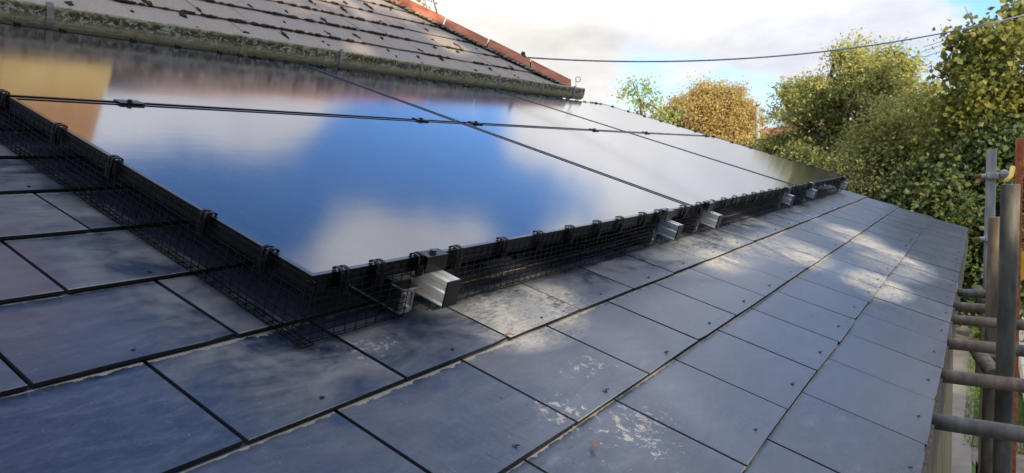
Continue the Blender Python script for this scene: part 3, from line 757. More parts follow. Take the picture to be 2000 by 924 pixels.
# ================================================================== SCAFFOLD
def ring_pts(c, r, z): return [(c.x+r*math.cos(t), c.y+r*math.sin(t), z) for t in (2*PI*k_/16 for k_ in range(16))]
def pole_thing(name, label, p_top, p_bot, r, mat, cat, hollow=True, group=None):
    base = Vector((p_bot[0], p_bot[1], p_bot[2])); t = MB(); d = Vector(p_top)-base
    n = 10
    t.tube([d*(i/n) for i in range(n+1)], r, 20, cap=False)
    t.tube([d, d-d.normalized()*.05], r*.86, 20, cap=True)
    # annular lip
    b = len(t.v); dn = d.normalized(); a1 = dn.orthogonal().normalized(); a2 = dn.cross(a1)
    for rr in (r, r*.86):
        for k_ in range(20): t.v.append(tuple(d+(a1*math.cos(2*PI*k_/20)+a2*math.sin(2*PI*k_/20))*rr))
    for k_ in range(20):
        k2 = (k_+1)%20; t.f.append((b+k_, b+k2, b+20+k2, b+20+k_)); t.m.append(0)
    o = t.build(name, mat); o.location = base; auto_smooth(o); tag(o, label, cat, group); return o
def vpole(px, py, depthx, z_to=GZ, lean=(0,0)):
    p = at(px, py, 1); d = p-CAM; s_ = (depthx-CAM.x)/d.x; return CAM+d*s_
p1 = vpole(1974, 360, 1.60)
pole_thing('scaffold_pole', 'thick dark grey steel scaffold pole nearest the camera at the right edge', p1, (p1.x-.05, p1.y+.02, GZ), .0225, M_galv, 'scaffold pole', group='upright scaffold poles')
p2 = vpole(1945, 424, 2.55)
pole_thing('scaffold_pole', 'brown stained scaffold upright with a flat top between the dark and the pale pole', p2, (p2.x-.04, p2.y+.03, GZ), .0245, M_tubeb, 'scaffold pole', group='upright scaffold poles')
p3 = vpole(1937, 291, 3.9)
pole_thing('scaffold_pole', 'tall pale grey scaffold pole farthest from the camera carrying two couplers', p3, (p3.x-.03, p3.y+.02, GZ), .0245, M_galvl, 'scaffold pole', group='upright scaffold poles')
# couplers on the pale pole
for (px, py, lb) in ((1937,343,'white painted scaffold coupler with red tip, upper one on the pale pole'),(1935,466,'scaffold coupler with red tip, lower one on the pale pole')):
    c = vpole(px, py, 3.88); t = empty('scaffold_coupler', c); tag(t, lb, 'coupler', 'couplers on the pale pole')
    mb = MB(); mb.tube([(0,0,-.018),(0,0,.018)], .031, 16); mb.tube([(0,0,-.012),(0,0,.012)], .036, 16)
    mb.box(.0,.035,-.062,-.025,-.016,.016); mb.ball((.0,-.055,.008), .024, 10, 6); o = mb.build('collar', M_galvl, t); bevel(o,.002)
    mb = MB(); mb.tube([(-.02,.03,0),(-.03,.052,0)], .012, 10); mb.build('body', M_galvl, t)
    mb = MB(); mb.tube([(-.03,.052,0),(-.04,.080,-.002)], [.013,.010], 10); mb.build('tip', M_redtip, t)
# putlogs under the eaves
put = [(1842,826,1.02,'dark scaffold tube crossing under the eaves, lowest in the photo and nearest',M_galv,.0242,0),
 (1850,736,1.37,'grey-brown scaffold tube crossing under the eaves, second from the bottom',M_tubeb,.0242,0),
 (1858,672,1.75,'brown scaffold tube crossing under the eaves behind the slanting stub',M_tubeb,.0242,0),
 (1866,625,2.13,'rusty pink scaffold tube crossing under the eaves, fourth from the bottom',M_tubeb,.0242,.0),
 (1870,599,2.42,'pale brown scaffold tube crossing under the eaves, fifth from the bottom',M_tubeb,.0242,0),
 (1872,572,2.80,'farthest grey scaffold tube crossing under the eaves beside the upper stub',M_galv,.0242,0)]
for px, py, ux, lb, mt, r, sk in put:
    d = ray(px+6, py); c = CAM+d*((-.474-CAM.z)/d.z); d = Vector((.02,-1,-.02)).normalized()
    # run from the wall out past the uprights
    p0 = c - d*.13; p1_ = c + d*(.20 if ux < 2.3 else .16)
    mb = MB(); L_ = (p1_-p0); mb.tube([L_*(i/6) for i in range(7)], .0190, 18, cap=True); o = mb.build('scaffold_tube', mt); o.location = p0; auto_smooth(o)
    tag(o, lb, 'scaffold tube', 'scaffold tubes under the eaves')
for (a, b_, dx0, dx1, lb) in (((1903,677),(1944,735),2.25,1.95,'broken-ended brown stub tube slanting down to the upright beside the third tube'),((1908,566),(1936,604),3.1,2.9,'short grey stub tube slanting down beside the farthest tube')):
    A_ = vpole(*a, dx0); B_ = vpole(*b_, dx1); mb = MB(); d = B_-A_
    mb.tube([d*(i/4) for i in range(5)], .0242, 16, cap=True); mb.tube([d*.30, d*.36], .0262, 16)
    o = mb.build('tube_stub', M_tubeb); o.location = A_; auto_smooth(o); tag(o, lb, 'scaffold tube', 'slanting stub tubes')
cc = vpole(1934,745,2.5)
t = empty('scaffold_coupler', cc); mb = MB(); mb.tube([(0,0,.05),(0,0,.11)], .033, 14); mb.box(-.03,.03,-.03,.05,.02,.10); o = mb.build('collar', M_tubeb, t); bevel(o,.003)
mb = MB(); mb.tube([(-.035,.0,.06),(-.06,.0,.06)], .011, 6); mb.build('bolt', M_tubeb, t)
tag(t, 'rusty scaffold coupler on the brown upright where the slanting stub ends', 'coupler')
# yellow loading gate beyond the poles
gt = empty('safety_gate', vpole(1985, 560, 6.2)); g0 = gt.location.copy()
tag(gt, 'rusty orange framed safety gate with yellow panels and horizontal bars at the right edge', 'gate')
def gz(py): return vpole(1985,py,6.2).z-g0.z
gd = Vector((.42,-.9,0)).normalized()
def gbox(mb, s0_, s1_, z0, z1, th): 
    n_ = Vector((-gd.y, gd.x, 0))
    P_ = []
    for z in (z0, z1):
        for s_, e_ in ((s0_,-th),(s1_,-th),(s1_,th),(s0_,th)):
            q = gd*s_+n_*e_; P_.append((q.x,q.y,z))
    mb.hexa(P_)
mb = MB(); gbox(mb, -.022,.022, gz(352), gz(270), .022); gbox(mb, -.022,.022, GZ-g0.z, gz(352)-.002, .02); gbox(mb,.023,.95,gz(278),gz(270)+.0,.02); gbox(mb,.951,.99,GZ-g0.z,gz(270),.022); gbox(mb,.023,.95,gz(331),gz(326),.015)
o = mb.build('frame', M_rust, gt); bevel(o,.004)
mb = MB(); gbox(mb,.024,.949,gz(325.5),gz(278.5),.006); mb.build('panel', M_yellow, gt)
mb = MB(); gbox(mb,.024,.949,gz(546),gz(492),.006); mb.build('panel', M_yellow, gt)
mb = MB()
for py in range(340, 490, 17): gbox(mb,.024,.949,gz(py)-.006,gz(py)+.006,.006)
mb.build('bars', M_rust, gt)
mb = MB()
hpts = [vpole(1955,350,3.9), vpole(1966,350,4.2), vpole(1974,344,4.6), vpole(1978,328,5.0)]
mb = MB(); mb.tube([p-hpts[0] for p in hpts], .016, 8); o = mb.build('hinge_arm', M_yellow); o.location = hpts[0]
tag(o, 'bent yellow and orange arm reaching from the pale pole to the gate', 'arm')

# ================================================================== GROUND
def sheet(name, x0, x1, y0, y1, z, mat, n=1, wob=0, kind='structure'):
    mb = MB(); pts = []
    for j in range(n+1):
        for i in range(n+1):
            x = x0+(x1-x0)*i/n; y = y0+(y1-y0)*j/n
            if wob and (j in (0, n)): y += wob*noise.noise((x*1.7, j, 3))
            if wob and (i in (0, n)): x += wob*noise.noise((y*1.7, i, 5))
            pts.append((x,y,z))
    mb.poly(pts, [(j*(n+1)+i, j*(n+1)+i+1, (j+1)*(n+1)+i+1, (j+1)*(n+1)+i) for j in range(n) for i in range(n)])
    o = mb.build(name, mat); tag(o, kind=kind); return o
sheet('ground', -600, 900, -700, 700, GZ, M_grass)
tag(sheet('path', -6, 30, -.86, -.0, GZ+.012, M_path, 40, .03), 'narrow concrete path along the foot of the extension wall')
tag(sheet('soil', -4, 8.1, -1.62, -.87, GZ+.006, M_dirt, 30, .16), 'bare brown soil strip beside the path')
tag(sheet('paving', -6, 17.8, -9, -1.40, GZ+.05, M_con, 1), 'pale concrete hardstanding beyond the scaffold')
mb = MB(); mb.box(-6,17.8,-1.399,-1.36,GZ-.05,GZ+.058); k_ = mb.build('kerb', M_path); tag(k_, kind='structure')
mb = MB()
for x in range(-4, 18, 3): mb.box(x, x+.012, -8.9, -1.405, GZ+.0505, GZ+.0545)
j_ = mb.build('paving_joints', M_under); tag(j_, kind='structure')
# grass blades
mb = MB(); r3 = random.Random(9)
for i in range(26000):
    x = 7.6+r3.random()**1.3*12; y = -1.36+r3.random()*.58
    if x < 8.3 and r3.random() < .7: continue
    if y < -1.355: continue
    h = r3.uniform(.02,.055); a = r3.random()*PI; w_ = r3.uniform(.004,.008)
    dx, dy = math.cos(a)*w_, math.sin(a)*w_; lx, ly = r3.uniform(-.02,.02), r3.uniform(-.02,.02)
    mb.poly([(x-dx,y-dy,GZ),(x+dx,y+dy,GZ),(x+lx,y+ly,GZ+h)], [(0,1,2)])
g_ = mb.build('grass', M_blade); tag(g_, 'strip of short green lawn between the path and the paving', 'grass', kind='stuff')

# ================================================================== TREES
def leafquad(mb, p, s, rr, elong=1.0, droop=0):
    d = Vector((rr.gauss(0,1), rr.gauss(0,1), rr.gauss(0,.8)-droop)).normalized()
    n_ = d.cross(Vector((rr.gauss(0,1), rr.gauss(0,1), rr.gauss(0,1)))).normalized()
    a = d*s*elong; c = n_*s*.5; f = d.cross(n_)*s*.12
    b = len(mb.v)
    mb.v += [tuple(p-a*.5), tuple(p+c+f), tuple(p+a*.5), tuple(p-c+f)]
    mb.f += [(b,b+1,b+2),(b,b+2,b+3)]; mb.m += [0,0]
def tree(name, base, lobes, nt_, leaves, ls, lmat, label, seed, trunk_r=.16, trunk_top=.35, spread=.28, elong=1.4, group=None, cat='tree', droop=0, twigs=(), keep=None, gap=-.12, gapf=1.1, fork=3):
    """lobes: (offset from base, radii). nt_ twig tips, leaves around each tip"""
    rr = random.Random(seed); base = Vector(base)
    root = empty(name, base); tag(root, label, cat, group)
    tips = []
    vol = [l[1][0]*l[1][1]*l[1][2] for l in lobes]; tot = sum(vol)
    for (c, rad), v_ in zip(lobes, vol):
        c = Vector(c)
        for i in range(max(4,int(nt_*v_/tot))):
            while True:
                q = Vector((rr.uniform(-1,1), rr.uniform(-1,1), rr.uniform(-1,1)))
                if .22 < q.length < 1: break
            # push outward so that tips crowd near an uneven surface
            l_ = q.length; q = q/l_*(l_**.6)*(1+.42*noise.noise((q.x*2.1+seed, q.y*2.1, q.z*2.1)))
            t_ = Vector((c.x+q.x*rad[0], c.y+q.y*rad[1], c.z+q.z*rad[2]))
            if gap and noise.noise((t_.x*gapf+seed*1.7, t_.y*gapf, t_.z*gapf)) < gap: continue
            tips.append(t_)
    top = max(t_.z for t_ in tips)
    nodes = []; wood = MB()
    lc = Vector(lobes[0][0]); th = max(.5, lc.z*trunk_top*1.6)
    tpts = [Vector((lc.x*.5*s_*s_+.05*math.sin(s_*5), lc.y*.5*s_*s_+.05*math.cos(s_*4), th*s_)) for s_ in (0,.25,.5,.75,1)]
    wood.tube(tpts, [trunk_r*1.25, trunk_r, trunk_r*.88, trunk_r*.8, trunk_r*.72], 10)
    nodes += [(tpts[3], trunk_r*.6), (tpts[4], trunk_r*.6)]
    for (c, rad) in lobes:
        c = Vector(c)
        for k_ in range(fork):
            e = c + Vector((rr.uniform(-.5,.5)*rad[0], rr.uniform(-.5,.5)*rad[1], rr.uniform(-.3,.5)*rad[2]))
            s_ = tpts[4] if rr.random() < .6 else tpts[3]
            m_ = (s_+e)/2 + Vector((rr.uniform(-.1,.1), rr.uniform(-.1,.1), .12))*((e-s_).length)
            pts = [s_, s_*.6+m_*.4, m_, m_*.4+e*.6+Vector((0,0,.02)), e]
            wood.tube(pts, [trunk_r*.5, trunk_r*.42, trunk_r*.32, trunk_r*.24, trunk_r*.15], 6, cap=False)
            nodes += [(pts[2], trunk_r*.28), (pts[3], trunk_r*.2), (pts[4], trunk_r*.14)]
    tips.sort(key=lambda t_: (t_-lc).length)
    cr = MB()
    for t_ in tips:
        best = min(nodes, key=lambda nd: (nd[0]-t_).length_squared + (0 if nd[0].z < t_.z+.3 else .6))
        a = best[0]; m_ = a.lerp(t_, .55) + Vector((rr.gauss(0,.05), rr.gauss(0,.05), rr.gauss(0,.05)+.03))*(t_-a).length
        wood.tube([a, m_, t_], [min(best[1],trunk_r*.16), trunk_r*.055+.004, .003], 4, cap=False)
        if len(nodes) < 260: nodes += [(m_, trunk_r*.1), (t_, trunk_r*.05)]
        dn = noise.noise((t_.x*.8+seed, t_.y*.8, t_.z*.8))
        nl = int(leaves*(1+.9*dn)*rr.uniform(.5,1.3))
        sp_ = spread*rr.uniform(.7,1.25)
        for q in range(nl):
            p = t_ + Vector((rr.gauss(0,sp_), rr.gauss(0,sp_), rr.gauss(0,sp_*.75)))
            if rr.random() < .3: p = m_.lerp(t_, rr.random()) + Vector((rr.gauss(0,sp_*.4), rr.gauss(0,sp_*.4), rr.gauss(0,sp_*.4)))
            if keep and not keep(p+base, ls*.62): continue
            leafquad(cr, p, ls*rr.uniform(.6,1.3), rr, elong, droop)
    for a, b_ in twigs:
        a = Vector(a)-base; b_ = Vector(b_)-base; m_ = (a+b_)/2+Vector((0,0,.05*(b_-a).length))
        wood.tube([a, m_, b_], [.012,.008,.004], 5, cap=False)
    wood.build('trunk', M_bark, root); cr.build('crown', lmat, root)
    return root
LW = leaf_material('willow_leaves', [(.15,.16,.055),(.33,.33,.10),(.50,.47,.14),(.70,.60,.17)], .45)
LD = leaf_material('dark_broad_leaves', [(.025,.045,.014),(.05,.085,.022),(.10,.13,.03),(.26,.20,.04)], .35)
LY = leaf_material('yellowing_leaves', [(.07,.10,.022),(.17,.19,.035),(.25,.24,.045),(.40,.30,.05)], .45)
LO = leaf_material('orange_autumn_leaves', [(.30,.21,.085),(.50,.36,.13),(.60,.45,.17),(.50,.46,.15)], .45)
LG = leaf_material('fresh_green_leaves', [(.24,.30,.09),(.38,.44,.13),(.52,.56,.2)], .45)
LM = leaf_material('olive_hedge_leaves', [(.035,.045,.014),(.075,.085,.022),(.14,.14,.035),(.26,.22,.05)], .35)
LH = leaf_material('hedge_leaves', [(.08,.10,.03),(.16,.18,.05),(.28,.28,.075),(.42,.37,.10)], .4)

def rel(px, py, dist, base): return at(px, py, dist) - base
def lobe(px, py, dist, wpx, hpx, base, dr=None):
    s_ = dist/FPX; return (rel(px,py,dist,base), (dr or wpx*s_*.9, wpx*s_, hpx*s_))
# willow in the middle distance
def gpt(px, dist):
    p = at(px, 300, dist); return Vector((p.x, p.y, GZ))
D = 17.0; b0 = gpt(1650, D)
tree('willow_tree', b0, [lobe(1650,235,D,115,125,b0), lobe(1575,285,D,55,85,b0), lobe(1735,165,D,60,62,b0), lobe(1640,160,D,55,58,b0), lobe(1720,300,D,100,110,b0), lobe(1610,400,D,80,90,b0), lobe(1790,205,D,52,62,b0), lobe(1600,165,D,42,55,b0), lobe(1545,230,D,28,45,b0)],
     950, 190, .037, LW, 'big pale yellow-green willow behind the far end of the array', 11, .2, .4, .16, 2.4, droop=.3, gap=-.06, gapf=1.5)
D = 15.5; b0 = gpt(1790, D)
tree('broadleaf_shrub', b0, [lobe(1800,250,D,80,60,b0), lobe(1770,330,D,90,90,b0), lobe(1840,370,D,80,90,b0)],
     460, 190, .040, LW, 'green and yellow bushy tree between the willow and the dark tree at the right', 12, .15, .4, .16, 1.6)
D = 14.2; b0 = gpt(1960, D)
tree('dark_broadleaf_tree', b0, [lobe(1945,190,D,75,110,b0,1.), lobe(1995,120,D,60,90,b0,1.), lobe(1900,310,D,75,85,b0,1.1), lobe(1980,330,D,85,110,b0,1.1)],
     560, 100, .078, LY, 'tall dark broad-leaved tree with yellow leaf tips at the right edge', 13, .15, .4, .18, 1.25, gap=-.1, gapf=1.2,
     twigs=[(at(1915,90,D), at(1884,12,D)), (at(1905,75,D), at(1896,22,D)), (at(1890,130,D), at(1873,62,D)), (at(1900,150,D), at(1874,85,D)), (at(1860,165,D), at(1820,128,D)), (at(1820,128,D), at(1812,133,D))])
D = 13.2; b0 = gpt(1985, D)
tree('hedge_bush', b0, [lobe(1860,430,D,95,100,b0,1.), lobe(1950,440,D,90,130,b0,1.), lobe(1985,330,D,60,70,b0,.8), lobe(1900,560,D,80,52,b0,.8)],
     520, 150, .066, LD, 'dark green bush behind the scaffold poles beyond the end of the roof', 14, .12, .35, .22, 1.25, cat='bush')
D = 13.5; b0 = gpt(1740, D)
tree('hedge_bush', b0, [lobe(1730,400,D,80,70,b0,.6), lobe(1800,420,D,80,80,b0,.6), lobe(1670,380,D,60,70,b0,.6)],
     380, 170, .044, LM, 'dull green bush below the willow just past the roof verge', 15, .1, .35, .18, 1.4, cat='bush')
D = 15; b0 = gpt(1590, D)
tree('hedge_bush', b0, [lobe(1600,320,D,55,40,b0,.6), lobe(1560,350,D,50,50,b0,.6)],
     170, 110, .04, LH, 'bright yellow-green bush left of the willow foot above the far panel corner', 16, .07, .35, .15, 1.4, cat='bush')
D = 17; b0 = gpt(1510, D)
tree('small_tree', b0, [lobe(1508,292,D,34,28,b0,.5), lobe(1500,330,D,40,30,b0,.5)],
     110, 60, .05, LH, 'small olive green tree just right of the utility pole', 17, .07, .35, .13, 1.4)
# autumn trees further off
D = 42; b0 = gpt(1385, D)
tree('autumn_tree', b0, [lobe(1385,228,D,80,56,b0), lobe(1325,250,D,52,48,b0), lobe(1440,250,D,48,52,b0), lobe(1378,190,D,42,24,b0), lobe(1400,300,D,95,50,b0)],
     1100, 120, .085, LO, 'rounded orange-brown autumn tree beyond the array', 21, .45, .5, .30, 1.3, gap=-.4, gapf=.35)
D = 36; b0 = gpt(1256, D)
tree('young_green_tree', b0, [lobe(1250,188,D,38,30,b0), lobe(1262,230,D,40,35,b0), lobe(1238,162,D,16,14,b0), lobe(1305,235,D,28,24,b0)],
     100, 24, .11, LG, 'thin light green tree left of the orange autumn tree', 22, .08, .6, .24, 1.4, gap=-.1, gapf=.5)
# faint birch behind the hip
D = 16; b0 = gpt(850, D)
tree('bare_birch', b0, [lobe(850,5,D,28,45,b0,.5)], 60, 5, .07, LO, 'sparse twiggy birch showing above the hip tiles at the top of the photo', 23, .06, .6, .12, 1.3)
# garden hedge and background trees closing the view
for i, (px, py, D, w_, h_, mt, lb) in enumerate(((1450,320,60,70,32,LO,'far olive and orange hedge line behind the utility pole'),(1560,330,55,60,40,LH,'far dark hedge line behind the willow foot'),(1330,325,60,80,50,LO,'far hedge line under the orange tree, mostly behind the panels'),
      (1700,320,40,90,60,LH,'distant green trees seen through gaps in the willow'),(1850,320,35,110,90,LH,'distant green trees seen through gaps in the dark tree'),(1990,330,30,120,130,LH,'distant green trees behind the yellow gate'))):
    b0 = gpt(px, D); tree('distant_tree', b0, [lobe(px,py,D,w_,h_,b0,2.5)], 260, 60, .16, mt, lb, 30+i, .2, .4, .38, 1.2, group='background trees')

# ------------------------------------------------------------------ sun patches: openings cut in the crowns of unseen garden trees behind the camera
targets = []                                   # (point on a surface, radius)
def rp(px, py, r):
    d = ray(px,py); n_ = RW(0,0,1); s_ = ((RW(0,0,DV)-CAM).dot(n_))/d.dot(n_); targets.append((CAM+d*s_, r*1.4+.03))
for q in ((1010,595,.045),(1050,602,.06),(1090,612,.05),(985,640,.03),(1065,640,.04),(940,570,.05),(905,560,.04),(1240,850,.09),(1200,890,.08),(1290,800,.045),(1330,870,.03),
          (1140,665,.03),(1180,690,.025),(1640,450,.06),(1680,466,.09),(1710,478,.05),(1560,480,.06),(1585,500,.06),(1620,520,.05),(1735,560,.07),(1760,575,.07),(1700,545,.04),(1450,480,.05),(1500,450,.07),(1400,500,.04),(1770,520,.05)): rp(*q)
hp = hipB+hd*2.15
for s_, r in ((1.95,.13),(2.25,.16),(2.55,.2),(2.9,.2),(3.3,.3)): targets.append((hipB+hd*s_+upv*.02, r))
def urp(px, py, r):
    d = ray(px,py); n_ = Vector((0,-TB,1)).normalized(); s_ = ((Vector((0,EY,EZ))-CAM).dot(n_))/d.dot(n_); targets.append((CAM+d*s_, r))
urp(865,82,.05); urp(890,95,.05); urp(700,95,.04)
def keep_shade(p, m_=.1):
    for t_, r in targets:
        d = p-t_; l_ = d.dot(SDIR)
        if l_ < 0: continue
        if (d-SDIR*l_).length < r+m_: return False
    return True
def shade_tree(x, y, h, w_, seed, lb):
    b0 = Vector((x,y,GZ))
    tree('unseen_shade_tree', b0, [((0,0,h*.58),(w_,w_*.7,h*.34)),((w_*.3,0,h*.3),(w_*.9,w_*.6,h*.3))], 450, 190, .22, LH, lb, seed, .2, .3, .32, 1.2, group='unseen shade trees behind the camera', keep=keep_shade, gap=None)
SH = []
for i, x in enumerate((-12.5,-9.8,-7.2,-4.7,-2.2,.3)):
    # crown top so that the house roof is shaded but the chimney is not
    y = -8.0+.5*math.sin(i*2.1)
    top_z = 1.75 + (3.45-y)/.80/math.cos(SEL)*math.sin(SEL)
    if x > 1.5: top_z -= .9
    SH.append((x, y, top_z-GZ, 1.9, 50+i))
for i_, (x_, y_, h_) in enumerate(((-13.5,-4.5,6.6),(-14.5,-1.2,7.0),(-14.0,2.4,6.4),(-13.0,6.0,6.6))):  # unseen trees added to hold back low light from the west
    tree('unseen_shade_tree', (x_,y_,GZ), [((0,0,h_*.62),(1.6,2.2,h_*.42)),((0,.3,h_*.3),(1.5,2.1,h_*.3))], 300, 110, .26, LH, 'dense green unseen tree added west of the house to block low light, %s from the south' % ('first','second','third','fourth')[i_], 70+i_, .2, .3, .34, 1.2, group='unseen shade trees behind the camera', gap=None)
names_ = ['first','second','third','fourth','fifth','sixth','seventh']
for (x, y, h, w_, sd), nm in zip(SH, names_):
    shade_tree(x, y, h, w_, sd, 'dense green unseen garden tree behind the camera, crown opened for sun patches, %s in the row from the west' % nm)

# ================================================================== FAR BUILDINGS, POLE, CABLES
def far_house(px, py_eave, D, w_, h_roof, wallm, roofm, label, rz):
    base = gpt(px, D); ze = at(px, py_eave, D).z; t = empty('distant_house', base, (0,0,rz)); tag(t, label, 'house', 'houses beyond the garden')
    H = ze-GZ; dpt = 5
    mb = MB(); mb.box(-w_/2,w_/2,-dpt,dpt,-.3,H); mb.poly([(-w_/2,-dpt,H),(w_/2,-dpt,H),(0,-dpt,H+h_roof)],[(0,1,2)]); mb.poly([(-w_/2,dpt,H),(w_/2,dpt,H),(0,dpt,H+h_roof)],[(2,1,0)]); mb.build('wall', wallm, t)
    mb = MB()
    for s_ in (-1,1):
        a = Vector((s_*(w_/2+.3),0,H-.3*h_roof/(w_/2))); r_ = Vector((0,0,H+h_roof))
        mb.hexa([(a.x,-dpt-.2,a.z+.02),(a.x,dpt+.2,a.z+.02),(r_.x,dpt+.2,r_.z+.02),(r_.x,-dpt-.2,r_.z+.02),(a.x,-dpt-.2,a.z+.16),(a.x,dpt+.2,a.z+.16),(r_.x,dpt+.2,r_.z+.16),(r_.x,-dpt-.2,r_.z+.16)])
    rf = mb.build('roof', roofm, t)
    mb = MB(); mb.box(-.35,.35,1.5,2.3,H+h_roof-.5,H+h_roof+1.0); mb.build('chimney', M_brick, rf)
    for xw in (-w_*.25,w_*.25):
        mb = MB(); mb.box(xw-.6,xw+.6,-dpt-.04,-dpt+.02,H-2.2,H-1.0); wn = mb.build('window', M_white, t)
        mb = MB(); mb.box(xw-.5,xw+.5,-dpt-.06,-dpt-.041,H-2.1,H-1.1); mb.build('pane', M_win, wn)
far_house(1452, 287, 75, 6.5, 1.3, M_brick, M_tilegrey, 'far brick house whose gable and grey roof show between autumn tree and pole', 1.1)
far_house(1600, 300, 50, 6, 1.8, M_cream, M_tilered, 'far cream house with red roof glimpsed through the willow', -.4)
far_house(1400, 284, 88, 8, 1.6, M_cream, M_tilegrey, 'far pale house at the foot of the orange autumn tree', .5)
D = 34; b0 = gpt(1480, D); t = empty('utility_pole', b0); tag(t, 'pale wooden utility pole standing between the orange tree and the willow', 'pole')
tz = at(1478,208,D).z-GZ
mb = MB(); mb.tube([(0,0,0),(0,0,tz*.5),(0,0,tz)], [.13,.115,.10], 10); o = mb.build('post', M_pole, t); auto_smooth(o)
mb = MB(); mb.tube([(.1,-.05,tz-.75),(.1,-.05,tz-.15)], .05, 8); mb.ball((0,0,tz+.02), .09, 8, 5); mb.build('insulator', M_bolt, t)
# main overhead cable: from the insulator on the hip, sagging to a pole off the right edge
A_ = ins+Vector((0,0,.0)); B_ = at(2250,-95,10.5)
def wire(name, pix, A_, B_, r, label, group=None, n=40):
    dv_ = Vector((B_.x-A_.x, B_.y-A_.y, 0)); nn = Vector((-dv_.y, dv_.x, 0)).normalized()
    T_, Z_ = [0.], [A_.z]
    for px, py in pix:
        d = ray(px,py); s_ = (A_-CAM).dot(nn)/d.dot(nn); P_ = CAM+d*s_
        T_.append((P_-A_).dot(dv_)/dv_.length_squared); Z_.append(P_.z)
    # least squares parabola through the samples, pinned at A
    s2=s3=s4=b1=b2=0
    for t_, z_ in zip(T_[1:], Z_[1:]):
        s2+=t_*t_; s3+=t_**3; s4+=t_**4; b1+=t_*(z_-A_.z); b2+=t_*t_*(z_-A_.z)
    det = s2*s4-s3*s3; p_ = (b1*s4-b2*s3)/det; q_ = (s2*b2-s3*b1)/det
    mb = MB(); mb.tube([A_+dv_*(i/n)+Vector((0,0,p_*(i/n)+q_*(i/n)**2))-A_ for i in range(n+1)], r, 6)
    o = mb.build(name, M_cable); o.location = A_; auto_smooth(o,80); return tag(o, label, 'cable', group)
wire('overhead_cable', [(1150,114),(1250,119),(1400,117),(1600,102),(1750,85),(1900,52),(2000,28)], A_, B_, .0072, 'thick grey overhead cable sagging across the sky from the hip to the upper right')
for i, (a, b_) in enumerate((((1799,102),(2000,12)),((1802,112),(2000,34)),((1803,92),(2000,20)))):
    A2 = at(*a, 30); B2 = at(b_[0]+150, b_[1]-60, 22)
    wire('service_wire', [b_], A2, B2, .012, ['thin distant wire, top one of three behind the right-hand trees','thin distant wire, lowest of three behind the right-hand trees','thin distant wire, middle one of three behind the right-hand trees'][i if i<2 else 2], 'thin distant wires') if False else None
    mb = MB(); mb.tube([Vector((0,0,0)), (B2-A2)*.5+Vector((0,0,-.15)), B2-A2], .011, 5); o = mb.build('service_wire', M_cable); o.location = A2
    tag(o, ['thin distant wire with the steepest slope behind the right-hand trees','thin distant wire running lowest behind the right-hand trees','thin distant wire starting highest behind the right-hand trees'][i], 'cable', 'thin distant wires')

# ================================================================== SKY AND SUN
w = bpy.data.worlds.new('World'); S.world = w; w.use_nodes = True; nt = w.node_tree
for n_ in list(nt.nodes): nt.nodes.remove(n_)
out = N(nt, 'ShaderNodeOutputWorld'); bg = N(nt, 'ShaderNodeBackground'); L(nt, bg.outputs[0], out.inputs[0]); bg.inputs[1].default_value = .1
sky = N(nt, 'ShaderNodeTexSky', sky_type='NISHITA', sun_disc=False); sky.sun_elevation = SEL; sky.sun_rotation = math.atan2(SDIR.x, SDIR.y)
sky.air_density = 1.0; sky.dust_density = .6; sky.ozone_density = 2.0
tc = N(nt, 'ShaderNodeTexCoord'); dirv = tc.outputs['Generated']
sep = N(nt, 'ShaderNodeSeparateXYZ'); L(nt, dirv, sep.inputs[0])
# flatten the cloud layer towards the horizon
zden = math_n(nt, 'ADD', math_n(nt, 'MAXIMUM', sep.outputs[2], 0.), .22)
cx = math_n(nt, 'DIVIDE', sep.outputs[0], zden); cy = math_n(nt, 'DIVIDE', sep.outputs[1], zden)
cv = N(nt, 'ShaderNodeCombineXYZ'); L(nt, cx, cv.inputs[0]); L(nt, cy, cv.inputs[1])
n1 = noise_n(nt, cv.outputs[0], 1.35, 9, .55, .35)
n2 = noise_n(nt, cv.outputs[0], 3.1, 7, .6, .2)
def blob(d, r, amp):
    d = Vector(d).normalized()
    vm = N(nt, 'ShaderNodeVectorMath', operation='DISTANCE'); L(nt, dirv, vm.inputs[0]); vm.inputs[1].default_value = d
    mr = N(nt, 'ShaderNodeMapRange', interpolation_type='SMOOTHSTEP'); L(nt, vm.outputs['Value'], mr.inputs[0])
    mr.inputs[1].default_value = 0; mr.inputs[2].default_value = r; mr.inputs[3].default_value = amp; mr.inputs[4].default_value = 0
    return mr.outputs[0]
n3 = noise_n(nt, cv.outputs[0], 8, 6, .6, .3)
f = math_n(nt, 'ADD', math_n(nt, 'MULTIPLY_ADD', n1, 1.9, math_n(nt, 'MULTIPLY_ADD', n3, 1.0, -.50-.95+.70)), math_n(nt, 'MULTIPLY_ADD', n2, 1.2, -.60))
BL = [((.61,.60,.52),.15,-1.0),((.50,.67,.545),.12,-.8),((.71,.56,.43),.13,-1.0),((.76,.52,.39),.15,-1.1),((.82,.50,.29),.10,-.9),((.83,.41,.39),.14,-1.0),((.89,.34,.33),.09,-.7),((.32,.80,.50),.12,-.9),
      ((.53,.72,.45),.20,1.0),((.60,.66,.45),.12,.8),((.67,.52,.54),.13,.6),((.93,.29,.22),.35,1.0),((.47,.75,.47),.10,.6),((.73,.43,.53),.13,.9),((.80,.42,.44),.07,.4),
      ((.36,.5,.78),.55,-.75),((.68,.29,.67),.30,-.5),((.0,.2,.98),.6,-.7),((.93,.05,.38),.28,-.55),
      ((.924,.364,.125),.12,-.75),((.895,.40,.115),.10,-.55),((.95,.29,.118),.09,-.6),((.986,-.031,.19),.09,-1.4),((.955,.27,.075),.07,-.7),((.965,.23,.10),.05,-.8),((.985,.10,.10),.06,-.7),
      ((.82,.53,.22),.25,.8),((-.6,-.5,.5),1.0,-.5)]
